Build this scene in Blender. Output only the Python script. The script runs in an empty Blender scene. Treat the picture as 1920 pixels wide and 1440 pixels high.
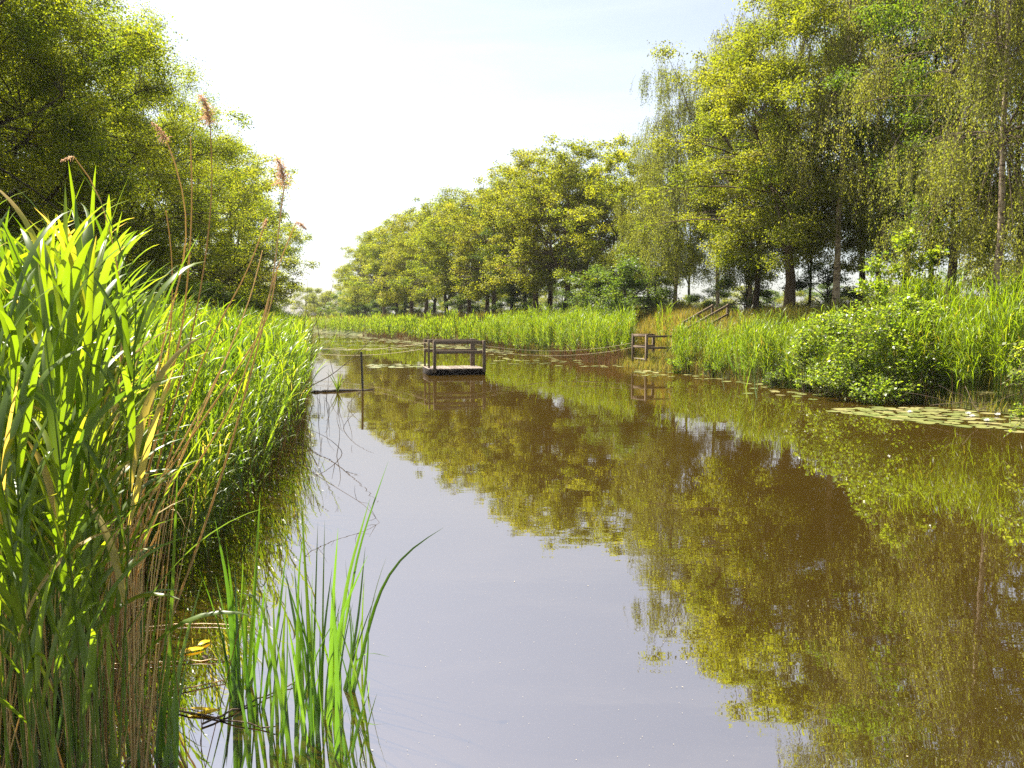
import bpy, math, random
import numpy as np
R = math.radians
C = bpy.context.scene.collection
PI = math.pi

# ------------------------------------------------------------------ camera model (used to read places off the photo)
H_CAM, PITCH, F_PX = 2.2, R(4.8), 1450.0
SP, CP = math.sin(PITCH), math.cos(PITCH)
def ray(px, py):
    u, v = (px - 960) / F_PX, (720 - py) / F_PX
    return np.array([u, CP + v * SP, -SP + v * CP])
def on_z(px, py, z=0.0):                     # point of the horizontal plane z seen at the pixel
    d = ray(px, py); t = (z - H_CAM) / d[2]
    return np.array([0, 0, H_CAM]) + d * t
def at_y(px, py, Y):                         # point at distance Y seen at the pixel
    d = ray(px, py); t = Y / d[1]
    return np.array([0, 0, H_CAM]) + d * t

# ------------------------------------------------------------------ mesh helpers
class MB:
    def __init__(s): s.v, s.f, s.t, s.n = [], [], [], 0
    def add(s, V, F, T=0.5):
        V = np.asarray(V, float).reshape(-1, 3); F = np.asarray(F, int).reshape(-1, 4)
        s.v.append(V); s.f.append(F + s.n); s.n += len(V)
        s.t.append(np.broadcast_to(np.asarray(T, float), (len(V),)) if np.ndim(T) == 0 else np.asarray(T, float))
        return s
    def data(s): return np.concatenate(s.v), np.concatenate(s.f), np.concatenate(s.t)
    def mesh(s, name, mat, smooth=True):
        V, F, T = s.data()
        me = bpy.data.meshes.new(name)
        me.vertices.add(len(V)); me.vertices.foreach_set('co', V.astype(np.float32).ravel())
        me.loops.add(F.size); me.loops.foreach_set('vertex_index', F.astype(np.int32).ravel())
        me.polygons.add(len(F)); me.polygons.foreach_set('loop_start', np.arange(0, F.size, 4, dtype=np.int32))
        me.update(calc_edges=True); me.validate()
        a = me.attributes.new('tint', 'FLOAT', 'POINT')
        if len(a.data) == len(T): a.data.foreach_set('value', T.astype(np.float32))
        if smooth: me.polygons.foreach_set('use_smooth', np.ones(len(me.polygons), dtype=bool))
        if mat: me.materials.append(mat)
        return me
    def build(s, name, mat, parent=None, smooth=True):
        return obj(name, s.mesh(name, mat, smooth), parent)

def obj(name, me, parent=None):
    o = bpy.data.objects.new(name, me); C.objects.link(o)
    if parent: o.parent = parent
    return o
def tag(o, label=None, cat=None, group=None, kind=None):
    if label: o['label'] = label
    if cat: o['category'] = cat
    if group: o['group'] = group
    if kind: o['kind'] = kind
    return o
def empty(name, loc=(0, 0, 0), rz=0.0, sc=1.0):
    o = bpy.data.objects.new(name, None); C.objects.link(o)
    o.location = loc; o.rotation_euler = (0, 0, rz); o.scale = (sc, sc, sc) if np.ndim(sc) == 0 else sc
    o.empty_display_size = .1
    return o

def norm(a): return a / np.maximum(np.linalg.norm(a, axis=-1, keepdims=True), 1e-9)

def tubes(mb, P, Rr, m=5, tint=0.5):
    """many polylines at once: P (N,k,3), Rr (N,k)"""
    P = np.asarray(P, float); Rr = np.asarray(Rr, float)
    if P.ndim == 2: P = P[None]; Rr = Rr[None]
    N, k, _ = P.shape
    T = np.gradient(P, axis=1); T = norm(T)
    ref = np.where(np.abs(T[:, :1, 2:3]) < .8, np.array([0, 0, 1.]), np.array([1., 0, 0]))
    A = norm(np.cross(T, np.broadcast_to(ref, T.shape))); B = np.cross(T, A)
    ang = np.arange(m) * 2 * PI / m
    V = P[:, :, None] + Rr[:, :, None, None] * (np.cos(ang)[None, None, :, None] * A[:, :, None] + np.sin(ang)[None, None, :, None] * B[:, :, None])
    i = np.arange(k - 1)[:, None] * m; j = np.arange(m)[None]; j2 = (j + 1) % m
    F = np.stack([i + j, i + j2, i + m + j2, i + m + j], -1).reshape(-1, 4)
    F = (F[None] + (np.arange(N) * k * m)[:, None, None]).reshape(-1, 4)
    tt = tint if np.ndim(tint) == 0 else np.repeat(np.asarray(tint, float), k * m)
    mb.add(V.reshape(-1, 3), F, tt)

def caps(mb, p, r, up, m=8, tint=.5):        # small disc closing a tube end
    up = norm(np.asarray(up, float)); ref = np.array([0, 0, 1.]) if abs(up[2]) < .8 else np.array([1., 0, 0])
    a = norm(np.cross(up, ref)); b = np.cross(up, a); ang = np.arange(m) * 2 * PI / m
    ring = p + r * (np.cos(ang)[:, None] * a + np.sin(ang)[:, None] * b)
    F = [[0, i, i + 1, i + 2] for i in range(1, m - 2, 2)]
    mb.add(ring, F, tint)

def box(mb, x0, x1, y0, y1, z0, z1, tint=.5, M=None, bev=0.0):
    if bev <= 0:
        V = np.array([[x, y, z] for z in (z0, z1) for y in (y0, y1) for x in (x0, x1)], float)
        F = [[0, 2, 3, 1], [4, 5, 7, 6], [0, 1, 5, 4], [2, 6, 7, 3], [0, 4, 6, 2], [1, 3, 7, 5]]
    else:                                     # chamfered along z edges and top
        b = bev
        def ring(z, i): return [[x0 + i + b, y0 + i, z], [x1 - i - b, y0 + i, z], [x1 - i, y0 + i + b, z], [x1 - i, y1 - i - b, z],
                                [x1 - i - b, y1 - i, z], [x0 + i + b, y1 - i, z], [x0 + i, y1 - i - b, z], [x0 + i, y0 + i + b, z]]
        V = np.array(ring(z0, b) + ring(z0 + b, 0) + ring(z1 - b, 0) + ring(z1, b), float)
        F = []
        for l in range(3):
            for i in range(8):
                j = (i + 1) % 8; F.append([l * 8 + i, l * 8 + j, l * 8 + 8 + j, l * 8 + 8 + i])
        for o_, fl in ((0, 1), (24, 0)):
            for q in ((0, 1, 2, 3), (0, 3, 4, 7), (7, 4, 5, 6)):
                q = [o_ + a for a in q]; F.append(q[::-1] if fl else q)
    if M is not None: V = V @ M[0].T + M[1]
    mb.add(V, F, tint)

def beam(mb, a, b, w, h, tint=.5, bev=.006):  # rectangular bar between two points, w sideways, h upright
    a = np.asarray(a, float); b = np.asarray(b, float); L = np.linalg.norm(b - a); t = (b - a) / L
    ref = np.array([0, 0, 1.]) if abs(t[2]) < .9 else np.array([0, 1., 0])
    s = norm(np.cross(t, ref)); u = np.cross(s, t)
    box(mb, -w / 2, w / 2, -h / 2, h / 2, 0, L, tint, (np.stack([s, u, t], 1), a), bev)

def leaf_quads(mb, P, ax, nr, L, W, tint):
    ax = norm(ax); sd = norm(np.cross(nr, ax)); nn = np.cross(ax, sd)
    L = L[:, None]; W = W[:, None]
    V = np.stack([P, P + ax * L * .45 + sd * W * .5 + nn * W * .18, P + ax * L, P + ax * L * .45 - sd * W * .5 + nn * W * .18], 1)
    F = np.arange(len(P) * 4).reshape(-1, 4)
    mb.add(V.reshape(-1, 3), F, np.repeat(tint, 4))

def ribbon(mb, P, W, side, tint=.5, fold=0.0):
    """leaf blade along P (k,3), half folded along its middle"""
    P = np.asarray(P, float); k = len(P); W = np.asarray(W, float)[:, None]; side = np.asarray(side, float)
    if side.ndim == 1: side = np.broadcast_to(side, P.shape)
    if fold > 0:
        T = norm(np.gradient(P, axis=0)); up = np.cross(side, T)
        V = np.concatenate([P - side * W * .5 + up * W * fold, P, P + side * W * .5 + up * W * fold])
        i = np.arange(k - 1)
        F = np.concatenate([np.stack([i, i + k, i + k + 1, i + 1], 1), np.stack([i + k, i + 2 * k, i + 2 * k + 1, i + k + 1], 1)])
        t = np.tile(np.broadcast_to(np.asarray(tint, float), (k,)), 3)
    else:
        V = np.concatenate([P - side * W * .5, P + side * W * .5]); i = np.arange(k - 1)
        F = np.stack([i, i + k, i + k + 1, i + 1], 1); t = np.tile(np.broadcast_to(np.asarray(tint, float), (k,)), 2)
    mb.add(V, F, t)

def replicate(mb, tm, pos, rot, scl, lean, jit):
    V, F, T = tm; N = len(pos); n = len(V)
    c, s = np.cos(rot)[:, None], np.sin(rot)[:, None]; S = scl[:, None]
    X = np.empty((N, n, 3)); z = V[None, :, 2] * S
    X[..., 0] = (V[None, :, 0] * c - V[None, :, 1] * s) * S + pos[:, 0:1] + lean[:, 0:1] * z * z
    X[..., 1] = (V[None, :, 0] * s + V[None, :, 1] * c) * S + pos[:, 1:2] + lean[:, 1:2] * z * z
    X[..., 2] = z + pos[:, 2:3]
    Fn = (F[None] + (np.arange(N) * n)[:, None, None]).reshape(-1, 4)
    mb.add(X.reshape(-1, 3), Fn, np.clip(T[None] + jit[:, None], 0, 1).ravel())

# ------------------------------------------------------------------ materials
def mat(name):
    m = bpy.data.materials.new(name); m.use_nodes = True
    nt = m.node_tree; nt.nodes.clear()
    return m, nt, nt.nodes.new('ShaderNodeOutputMaterial')
def N(nt, t, **kw):
    n = nt.nodes.new(t)
    for k, v in kw.items():
        if k in n.inputs: n.inputs[k].default_value = v
        else: setattr(n, k, v)
    return n
def ramp(nt, stops):
    n = nt.nodes.new('ShaderNodeValToRGB'); e = n.color_ramp.elements
    while len(e) < len(stops): e.new(.5)
    for q, (p, c) in zip(e, stops): q.position = p; q.color = (*c, 1)
    return n
def leaf_mat(name, stops, tr_gain=(2.6, 2.7, 1.2), tfac=.5, gloss=.07, rough=.4, objvar=.25):
    m, nt, out = mat(name); L = nt.links.new
    at = N(nt, 'ShaderNodeAttribute', attribute_name='tint')
    oi = N(nt, 'ShaderNodeObjectInfo')
    ma = N(nt, 'ShaderNodeMath', operation='MULTIPLY_ADD'); ma.inputs[1].default_value = objvar
    L(oi.outputs['Random'], ma.inputs[0]); L(at.outputs['Fac'], ma.inputs[2])
    sb = N(nt, 'ShaderNodeMath', operation='SUBTRACT'); sb.inputs[1].default_value = objvar / 2; L(ma.outputs[0], sb.inputs[0])
    cr = ramp(nt, stops); L(sb.outputs[0], cr.inputs[0])
    mu = N(nt, 'ShaderNodeMix', data_type='RGBA', blend_type='MULTIPLY'); mu.inputs[0].default_value = 1
    L(cr.outputs[0], mu.inputs[6]); mu.inputs[7].default_value = (*tr_gain, 1)
    d = N(nt, 'ShaderNodeBsdfDiffuse'); t = N(nt, 'ShaderNodeBsdfTranslucent'); g = N(nt, 'ShaderNodeBsdfGlossy', Roughness=rough)
    g.inputs['Color'].default_value = (1, 1, .95, 1)
    L(cr.outputs[0], d.inputs[0]); L(mu.outputs[2], t.inputs[0])
    mx = N(nt, 'ShaderNodeMixShader', Fac=tfac); L(d.outputs[0], mx.inputs[1]); L(t.outputs[0], mx.inputs[2])
    m2 = N(nt, 'ShaderNodeMixShader', Fac=gloss); L(mx.outputs[0], m2.inputs[1]); L(g.outputs[0], m2.inputs[2])
    L(m2.outputs[0], out.inputs[0]); return m
def noise_mat(name, stops, scale=(8, 8, 8), rough=.8, bump=.3, detail=6, dist=.02, coord='Object', usetint=0.0, spec=.3):
    m, nt, out = mat(name); L = nt.links.new
    tc = N(nt, 'ShaderNodeTexCoord'); mp = N(nt, 'ShaderNodeMapping'); mp.inputs['Scale'].default_value = scale
    L(tc.outputs[coord], mp.inputs[0])
    nz = N(nt, 'ShaderNodeTexNoise', Scale=1.0, Detail=detail, Roughness=.62); L(mp.outputs[0], nz.inputs['Vector'])
    fac = nz.outputs[0]
    if usetint:
        at = N(nt, 'ShaderNodeAttribute', attribute_name='tint'); ad = N(nt, 'ShaderNodeMath', operation='MULTIPLY_ADD')
        L(at.outputs['Fac'], ad.inputs[0]); ad.inputs[1].default_value = usetint; L(fac, ad.inputs[2])
        sb = N(nt, 'ShaderNodeMath', operation='SUBTRACT'); sb.inputs[1].default_value = usetint / 2; L(ad.outputs[0], sb.inputs[0]); fac2 = sb.outputs[0]
    else: fac2 = fac
    cr = ramp(nt, stops); L(fac2, cr.inputs[0])
    p = N(nt, 'ShaderNodeBsdfPrincipled', Roughness=rough); p.inputs['Specular IOR Level'].default_value = spec
    L(cr.outputs[0], p.inputs['Base Color'])
    if bump:
        b = N(nt, 'ShaderNodeBump', Strength=bump, Distance=dist); L(fac, b.inputs['Height']); L(b.outputs[0], p.inputs['Normal'])
    L(p.outputs[0], out.inputs[0]); return m

M_OAK = leaf_mat('oak leaf', [(0, (.060, .090, .008)), (.45, (.128, .148, .009)), (.8, (.19, .188, .013)), (1, (.20, .16, .03))], tr_gain=(3.0, 2.9, 1.2), tfac=.56, gloss=.018, rough=.55)
M_OAKR = leaf_mat('golden oak leaf', [(0, (.085, .110, .008)), (.45, (.146, .150, .012)), (.8, (.195, .180, .018)), (1, (.24, .175, .035))], gloss=.018, rough=.55)
M_BIRCH = leaf_mat('birch leaf', [(0, (.095, .110, .016)), (.5, (.165, .168, .026)), (1, (.215, .195, .040))], gloss=.025, rough=.55)
M_ALDER = leaf_mat('alder leaf', [(0, (.045, .075, .008)), (.5, (.088, .125, .011)), (1, (.15, .175, .016))], gloss=.02, rough=.55)
M_BUSH = leaf_mat('bush leaf', [(0, (.035, .065, .008)), (.5, (.075, .110, .012)), (1, (.15, .17, .02))], gloss=.025, rough=.5)
M_BRIGHT = leaf_mat('bright bramble leaf', [(0, (.075, .13, .010)), (.5, (.16, .20, .014)), (1, (.24, .25, .02))], gloss=.045, rough=.4)
M_REED = leaf_mat('reed leaf', [(0, (.048, .095, .007)), (.5, (.115, .175, .008)), (.8, (.18, .22, .012)), (.93, (.24, .23, .04)), (1, (.42, .30, .12))], tr_gain=(2.6, 2.45, .8), gloss=.04, rough=.38, objvar=.1)
M_REEDFAR = leaf_mat('far reed leaf', [(0, (.080, .125, .006)), (.5, (.135, .200, .008)), (.85, (.21, .245, .012)), (1, (.27, .20, .045))], tr_gain=(2.5, 2.4, .9), gloss=.025, rough=.4, objvar=.0)
M_IRIS = leaf_mat('iris blade', [(0, (.035, .085, .008)), (.5, (.085, .165, .012)), (.85, (.16, .22, .02)), (1, (.34, .27, .08))], tr_gain=(2.4, 2.6, 1.0), gloss=.07, rough=.35, objvar=.0)
M_DRY = leaf_mat('dry reed straw', [(0, (.36, .22, .06)), (.5, (.60, .42, .14)), (1, (.74, .58, .26))], tr_gain=(1.2, 1.1, .9), tfac=.42, gloss=.08, objvar=.4)
M_RUST = leaf_mat('dead reed base', [(0, (.16, .075, .022)), (.5, (.28, .14, .045)), (1, (.38, .23, .09))], tr_gain=(1.2, 1.1, .9), tfac=.2, gloss=.03, objvar=0)
M_PLUME = leaf_mat('reed plume', [(0, (.60, .46, .36)), (.5, (.72, .57, .45)), (1, (.82, .70, .58))], tr_gain=(1.25, 1.15, 1.0), tfac=.7, gloss=.02)
M_GRASS = leaf_mat('bank grass', [(0, (.09, .12, .015)), (.4, (.16, .17, .02)), (.7, (.28, .21, .05)), (1, (.42, .23, .09))], tr_gain=(1.8, 1.6, 1.0), gloss=.03, objvar=0)
M_PAD = leaf_mat('lily pad', [(0, (.10, .13, .025)), (.5, (.20, .20, .055)), (1, (.30, .24, .10))], tr_gain=(1.2, 1.2, .8), tfac=.1, gloss=.26, rough=.28, objvar=.7)
M_YELLOW = leaf_mat('yellow leaf', [(0, (.70, .42, .012)), (1, (.80, .55, .015))], tr_gain=(1.2, 1.0, .3), tfac=.3, gloss=.02, objvar=.1)
M_PETAL = leaf_mat('white petal', [(0, (.75, .75, .68)), (1, (.82, .80, .74))], tr_gain=(1, 1, 1), tfac=.25, gloss=.05, objvar=0)
M_BARK = noise_mat('dark bark', [(.3, (.022, .015, .009)), (.55, (.06, .042, .026)), (.75, (.12, .088, .058))], (14, 14, 3), .9, .8)
M_BARKL = noise_mat('brown bark', [(.3, (.05, .032, .018)), (.55, (.12, .078, .045)), (.75, (.19, .135, .085))], (14, 14, 3), .9, .8)
M_WOOD = noise_mat('weathered dark timber', [(.3, (.07, .047, .029)), (.55, (.15, .105, .066)), (.8, (.25, .185, .125))], (22, 22, 3), .8, .4, dist=.006, usetint=.3)
M_WOODX = noise_mat('grey brown rail timber', [(.3, (.09, .06, .038)), (.55, (.19, .135, .088)), (.8, (.31, .235, .165))], (5, 20, 20), .8, .4, dist=.006, usetint=.3)
M_DECK = noise_mat('bleached deck board', [(.3, (.15, .115, .085)), (.55, (.25, .20, .155)), (.8, (.36, .30, .24))], (30, 3, 30), .75, .3, dist=.004, usetint=.35)
M_PINK = noise_mat('reddish weathered fascia', [(.3, (.22, .115, .07)), (.55, (.36, .21, .14)), (.8, (.48, .32, .23))], (4, 4, 26), .8, .3, dist=.004)
M_ROPE = noise_mat('pale rope', [(.3, (.40, .32, .18)), (.7, (.62, .52, .34))], (60, 60, 60), .9, .2, dist=.002)
M_STEEL = noise_mat('dark steel post', [(.3, (.018, .016, .014)), (.7, (.06, .045, .034))], (20, 20, 6), .55, .2, dist=.003, spec=.5)
M_LOG = noise_mat('wet log', [(.3, (.018, .012, .008)), (.7, (.07, .05, .032))], (4, 20, 20), .6, .6, dist=.01, spec=.5)
M_SHADEBEAM = noise_mat('shade-dark beam', [(.3, (.010, .008, .006)), (.7, (.028, .021, .016))], (8, 8, 8), .95, .3, dist=.004, spec=.1)  # float frame timber: shade of its unlit front put into the near-black colour
M_TWIG = noise_mat('dead twig', [(.3, (.05, .034, .022)), (.7, (.16, .11, .075))], (10, 10, 10), .9, .2)
M_SPECK = noise_mat('pollen speck', [(.3, (.35, .29, .18)), (.7, (.55, .48, .33))], (5, 5, 5), .8, 0)

def birch_bark():
    m, nt, out = mat('birch bark'); L = nt.links.new
    tc = N(nt, 'ShaderNodeTexCoord'); mp = N(nt, 'ShaderNodeMapping'); mp.inputs['Scale'].default_value = (2.2, 2.2, 5.5); L(tc.outputs['Object'], mp.inputs[0])
    a = N(nt, 'ShaderNodeTexNoise', Scale=1.3, Detail=5, Roughness=.7); L(mp.outputs[0], a.inputs['Vector'])
    cr = ramp(nt, [(.36, (.03, .022, .016)), (.44, (.20, .13, .08)), (.50, (.42, .31, .21)), (.8, (.58, .46, .34))]); L(a.outputs[0], cr.inputs[0])
    p = N(nt, 'ShaderNodeBsdfPrincipled', Roughness=.75); L(cr.outputs[0], p.inputs['Base Color'])
    b = N(nt, 'ShaderNodeBump', Strength=.4, Distance=.02); L(a.outputs[0], b.inputs['Height']); L(b.outputs[0], p.inputs['Normal'])
    L(p.outputs[0], out.inputs[0]); return m
M_BBARK = birch_bark()

def water_mat():
    m, nt, out = mat('canal water'); L = nt.links.new
    tc = N(nt, 'ShaderNodeTexCoord')
    def nz(scale, sc, det):
        mp = N(nt, 'ShaderNodeMapping'); mp.inputs['Scale'].default_value = sc; L(tc.outputs['Object'], mp.inputs[0])
        n = N(nt, 'ShaderNodeTexNoise', Scale=scale, Detail=det, Roughness=.5); L(mp.outputs[0], n.inputs['Vector']); return n
    a = nz(1.0, (2.2, 4.5, 1), 2.0); b = nz(1.0, (.35, .8, 1), 1.0); c = nz(1.0, (.12, .2, 1), 1.0)
    # patches of faint breeze over otherwise still water
    pr = ramp(nt, [(.38, (.12, .12, .12)), (.65, (1, 1, 1))]); L(c.outputs[0], pr.inputs[0])
    mu = N(nt, 'ShaderNodeMath', operation='MULTIPLY'); L(a.outputs[0], mu.inputs[0]); L(pr.outputs[0], mu.inputs[1])
    b1 = N(nt, 'ShaderNodeBump', Strength=1.0, Distance=.0012); L(mu.outputs[0], b1.inputs['Height'])
    b2 = N(nt, 'ShaderNodeBump', Strength=1.0, Distance=.0028); L(b.outputs[0], b2.inputs['Height']); L(b1.outputs[0], b2.inputs['Normal'])
    d = N(nt, 'ShaderNodeBsdfDiffuse'); d.inputs[0].default_value = (.034, .020, .003, 1)
    g = N(nt, 'ShaderNodeBsdfGlossy', Roughness=.012); g.inputs[0].default_value = (.97, .93, .94, 1)
    f = N(nt, 'ShaderNodeFresnel', IOR=8.0); L(b2.outputs[0], f.inputs['Normal'])
    L(b2.outputs[0], g.inputs['Normal'])
    mx = N(nt, 'ShaderNodeMixShader'); L(f.outputs[0], mx.inputs[0]); L(d.outputs[0], mx.inputs[1]); L(g.outputs[0], mx.inputs[2])
    L(mx.outputs[0], out.inputs[0]); return m
M_WATER = water_mat()
M_GROUND = noise_mat('grassy ground', [(.3, (.030, .034, .010)), (.5, (.075, .085, .018)), (.7, (.17, .13, .045))], (.9, .9, .9), .95, .5, detail=9, dist=.1)

# ------------------------------------------------------------------ the banks
RY = [-80, 0, 15, 17, 19, 20.5, 23, 27, 35, 47.6, 56, 68, 94, 133, 150, 200, 300]
RX = [34, 15.5, 12.9, 12.0, 11.1, 10.5, 9.7, 8.5, 5.6, 2.3, -1.0, -6.3, -16.5, -32.5, -44, -95, -200]
LY = [-80, -6, 0.5, 2.0, 3.2, 5.6, 9, 16, 30, 50, 76, 100, 133, 150, 200, 300]
LX = [20, 4.5, 2.0, .2, -1.35, -2.55, -3.4, -4.7, -8.4, -13.4, -20.1, -26.6, -42, -56, -112, -220]
def xr(y): return np.interp(y, RY, RX)
def xl(y): return np.interp(y, LY, LX)
def wob(x, y): return .10 * np.sin(x * .9 + 1.3 * np.sin(y * .5)) + .08 * np.sin(y * 1.1 + x * .3) + .05 * np.sin(x * 2.3 - y * 1.7)
def gz(x, y):
    x = np.asarray(x, float); y = np.asarray(y, float)
    dl = xl(y) - x; dr = x - xr(y)
    zl = np.interp(dl, [-2.5, -.6, 0, 1.2, 2.2, 3.5, 7, 14, 60, 300], [-.9, -.5, -.28, -.04, .12, .35, .85, 1.0, .6, .6])
    zr = np.interp(dr, [-2.5, -.6, 0, .5, 1.5, 5, 7, 13, 20, 60, 300], [-.9, -.5, -.04, .22, .42, 2.1, 2.42, 2.38, 1.0, .7, .7])
    z = np.where(dl > dr, zl, zr); w = np.clip((np.maximum(dl, dr) - .3) / 2, 0, 1)
    return z + w * wob(x, y)
def ground():
    ys = np.concatenate([np.arange(-40, 60, .8), np.arange(60, 160, 2), np.arange(160, 400, 12), [500, 700, 1000, 1500]])
    e = np.concatenate([-np.geomspace(300, 22, 14) , np.arange(-20, 0, .5)]); rgt = -e[::-1]
    V = []
    for y in ys:
        a, b = xl(y), xr(y); k = np.linspace(0, 1, 12)[1:-1]
        xs = np.concatenate([a + e + 0.0, [a], a + (b - a) * k, [b], b + rgt, ])
        sc = 1 + max(0, y - 200) / 150
        xs = np.where(xs < a, a + (xs - a) * sc, np.where(xs > b, b + (xs - b) * sc, xs))
        V.append(np.stack([xs, np.full_like(xs, y), gz(xs, np.full_like(xs, y)) if y < 330 else np.full_like(xs, .6)], 1))
    n = len(V[0]); V = np.concatenate(V); i = np.arange(len(ys) - 1)[:, None] * n + np.arange(n - 1)[None]
    F = np.stack([i, i + 1, i + n + 1, i + n], -1).reshape(-1, 4)
    o = MB().add(V, F).build('ground', M_GROUND); tag(o, kind='structure')
ground()
w = MB()
ys = np.array([-80, 0, 60, 160, 330.]); wl, wr = xl(ys) - 6, xr(ys) + 6
V = np.concatenate([np.stack([wl, ys, 0 * ys], 1), np.stack([wr, ys, 0 * ys], 1)]); i = np.arange(4)
w.add(V, np.stack([i, i + 5, i + 6, i + 1], 1)); tag(w.build('water', M_WATER), kind='structure')

# ------------------------------------------------------------------ trees
def bez(a, b, c, k):
    t = np.linspace(0, 1, k)[:, None]; return (1 - t) ** 2 * a + 2 * t * (1 - t) * b + t * t * c
def gen_tree(seed, kind, H, Rad, hc, n_prim, n_clump, per, leaf, r0, fork=False, flat=.6, lean=(0, 0), rc_f=(.15, .27), thin=0.0):
    g = np.random.default_rng(seed); tr, cr = MB(), MB(); lb = MB() if kind == 'birch' else tr
    k = 12; t = np.linspace(0, 1, k); zt = H * (.86 if kind != 'oak' else .78)
    wx = np.cumsum(g.normal(0, .022 * H / k * 2, k)); wy = np.cumsum(g.normal(0, .022 * H / k * 2, k)); wx -= wx[0]; wy -= wy[0]
    T = np.stack([wx + lean[0] * t * t, wy + lean[1] * t * t, -.4 + (zt + .4) * t], 1)
    rad = r0 * (1 - .88 * t ** .9) * (1 + .55 * np.exp(-t * 16)) + .01
    tubes(tr, T, rad, 9)
    pts = [T[int(k * .35):]]; prad = [rad[int(k * .35):]]
    if fork:
        s = T[4]; e = s + np.array([g.uniform(-.9, -.5), g.uniform(-.4, .4), H * .48]); P = bez(s, s + (0, 0, H * .15) + np.array([-.5, 0, 0]), e, 9)
        tubes(tr, P, rad[4] * .8 * (1 - .85 * np.linspace(0, 1, 9)), 8); pts.append(P); prad.append(rad[4] * .7 * (1 - .8 * np.linspace(0, 1, 9)))
    def env(u, az):
        if kind == 'oak': s = np.sin(PI * np.clip(u * .80 + .17, 0, 1)) ** .62
        elif kind == 'birch': s = np.clip(1.12 - u, 0, 1) ** .55 * np.clip(u * 3.2 + .55, 0, 1)
        elif kind == 'bush': s = np.clip(1.03 - u ** 2.2, 0, 1) ** .6
        else: s = np.sin(PI * np.clip(u * .86 + .12, 0, 1)) ** .75
        l = 1 + .16 * np.sin(2 * az + ph[0] + 4 * u) + .12 * np.sin(3 * az + ph[1] - 6 * u) + .10 * np.sin(5 * az + ph[2] + 9 * u)
        return Rad * s * l
    ph = g.uniform(0, 6.28, 3)
    for i in range(n_prim):
        u0 = (i + g.uniform(.1, .9)) / n_prim; zl = hc + .16 * (H - hc) if kind == 'birch' else hc * .8; z0 = zl + (zt - zl) * u0 * .9
        az = i * 2.4 + g.normal(0, .35)
        j = np.interp(z0, T[:, 2], np.arange(k)); s = np.array([np.interp(j, np.arange(k), T[:, q]) for q in range(3)]); rs = np.interp(j, np.arange(k), rad)
        z1 = min(H * .95, z0 + (H - z0) * g.uniform(.25, .6)); u1 = np.clip((z1 - hc) / (H - hc), 0, 1); r1 = env(u1, az) * g.uniform(.6, .88)
        ctr = np.array([np.interp(z1, T[:, 2], T[:, 0]), np.interp(z1, T[:, 2], T[:, 1]), z1])
        e = ctr + np.array([math.cos(az) * r1, math.sin(az) * r1, 0])
        mid = s * .5 + e * .5 + np.array([0, 0, g.uniform(-.04, .06) * H]) + g.normal(0, .05 * Rad, 3)
        P = bez(s, mid, e, 9); P[1:-1] += g.normal(0, .02 * Rad, (7, 3))
        rr = rs * (g.uniform(.22, .36) if kind == 'birch' else g.uniform(.45, .7)) * (1 - .86 * np.linspace(0, 1, 9)) + .008
        tubes(lb, P, rr, 6); pts.append(P[2:]); prad.append(rr[2:])
    A = np.concatenate(pts); AR = np.concatenate(prad)
    nb_ = max(8, n_clump // 7); u = (np.arange(nb_) + g.uniform(0, 1, nb_)) / nb_; az = np.arange(nb_) * 2.4 + g.normal(0, .5, nb_)
    z = hc + (H - hc) * u; r = env(u, az) * np.sqrt(g.uniform(.16, 1.12, nb_)) * .93
    Bc = np.stack([np.interp(z, T[:, 2], T[:, 0]) + r * np.cos(az), np.interp(z, T[:, 2], T[:, 1]) + r * np.sin(az), z], 1)
    j = g.integers(0, nb_, n_clump); sp = (Rad * g.uniform(.11, .26, nb_))[j][:, None]
    Cc = Bc[j] + g.normal(0, 1, (n_clump, 3)) * sp * np.array([1, 1, .62]); Cc[:, 2] = np.clip(Cc[:, 2], hc * .75, H * 1.04)
    Cc = Cc[g.uniform(0, 1, n_clump) > thin]
    SP_, SR, LP, LA, LN, LT = [], [], [], [], [], []
    for c in Cc:
        d = np.linalg.norm(A - c, axis=1) + np.where(A[:, 2] > c[2] + .2, 1.5, 0) ; j = int(np.argmin(d)); s = A[j]
        SP_.append(bez(s, s * .45 + c * .55 + np.array([0, 0, .12 * d[j]]), c, 6)); SR.append(np.linspace(min(AR[j] * .6, .05), .007, 6))
        rc = Rad * g.uniform(*rc_f); tnt = g.normal(.42, .13); out = norm(c - np.array([T[-1, 0] * .5, T[-1, 1] * .5, hc + (H - hc) * .4]))
        if kind == 'birch':
            m = int(per / 22 * g.uniform(.7, 1.3)); nl = 22
            st = c + g.normal(0, 1, (m, 3)) * rc * np.array([.62, .62, .40]); L = g.uniform(.6, 1.0, m) * g.uniform(.9, 2.9) * min(1, .5 + (c[2]) / H)
            L = np.minimum(L, np.maximum(st[:, 2] - hc * .55, .3)); dr_ = norm(np.stack([g.normal(0, 1, m), g.normal(0, 1, m), np.zeros(m)], 1) + out * [1.2, 1.2, 0])
            q = g.uniform(0, 1, (m, nl)); off = dr_[:, None] * (np.sqrt(q) * .35)[..., None] + np.array([0, 0, -1.]) * (q * L[:, None])[..., None]
            p = (st[:, None] + off).reshape(-1, 3) + g.normal(0, .045, (m * nl, 3)); n = len(p)
            ax = norm(g.normal(0, .55, (n, 3)) + np.array([0, 0, -.9])); nr = norm(g.normal(0, 1, (n, 3)) + out * .5)
            qq = np.linspace(0, 1, 5); sp = st[:, None] + dr_[:, None] * (np.sqrt(qq) * .35)[None, :, None] + np.array([0, 0, -1.]) * (qq[None] * L[:, None])[..., None]
            tubes(lb, sp[::2], np.broadcast_to(np.linspace(.006, .003, 5), sp[::2].shape[:2]), 3)
        else:
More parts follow.
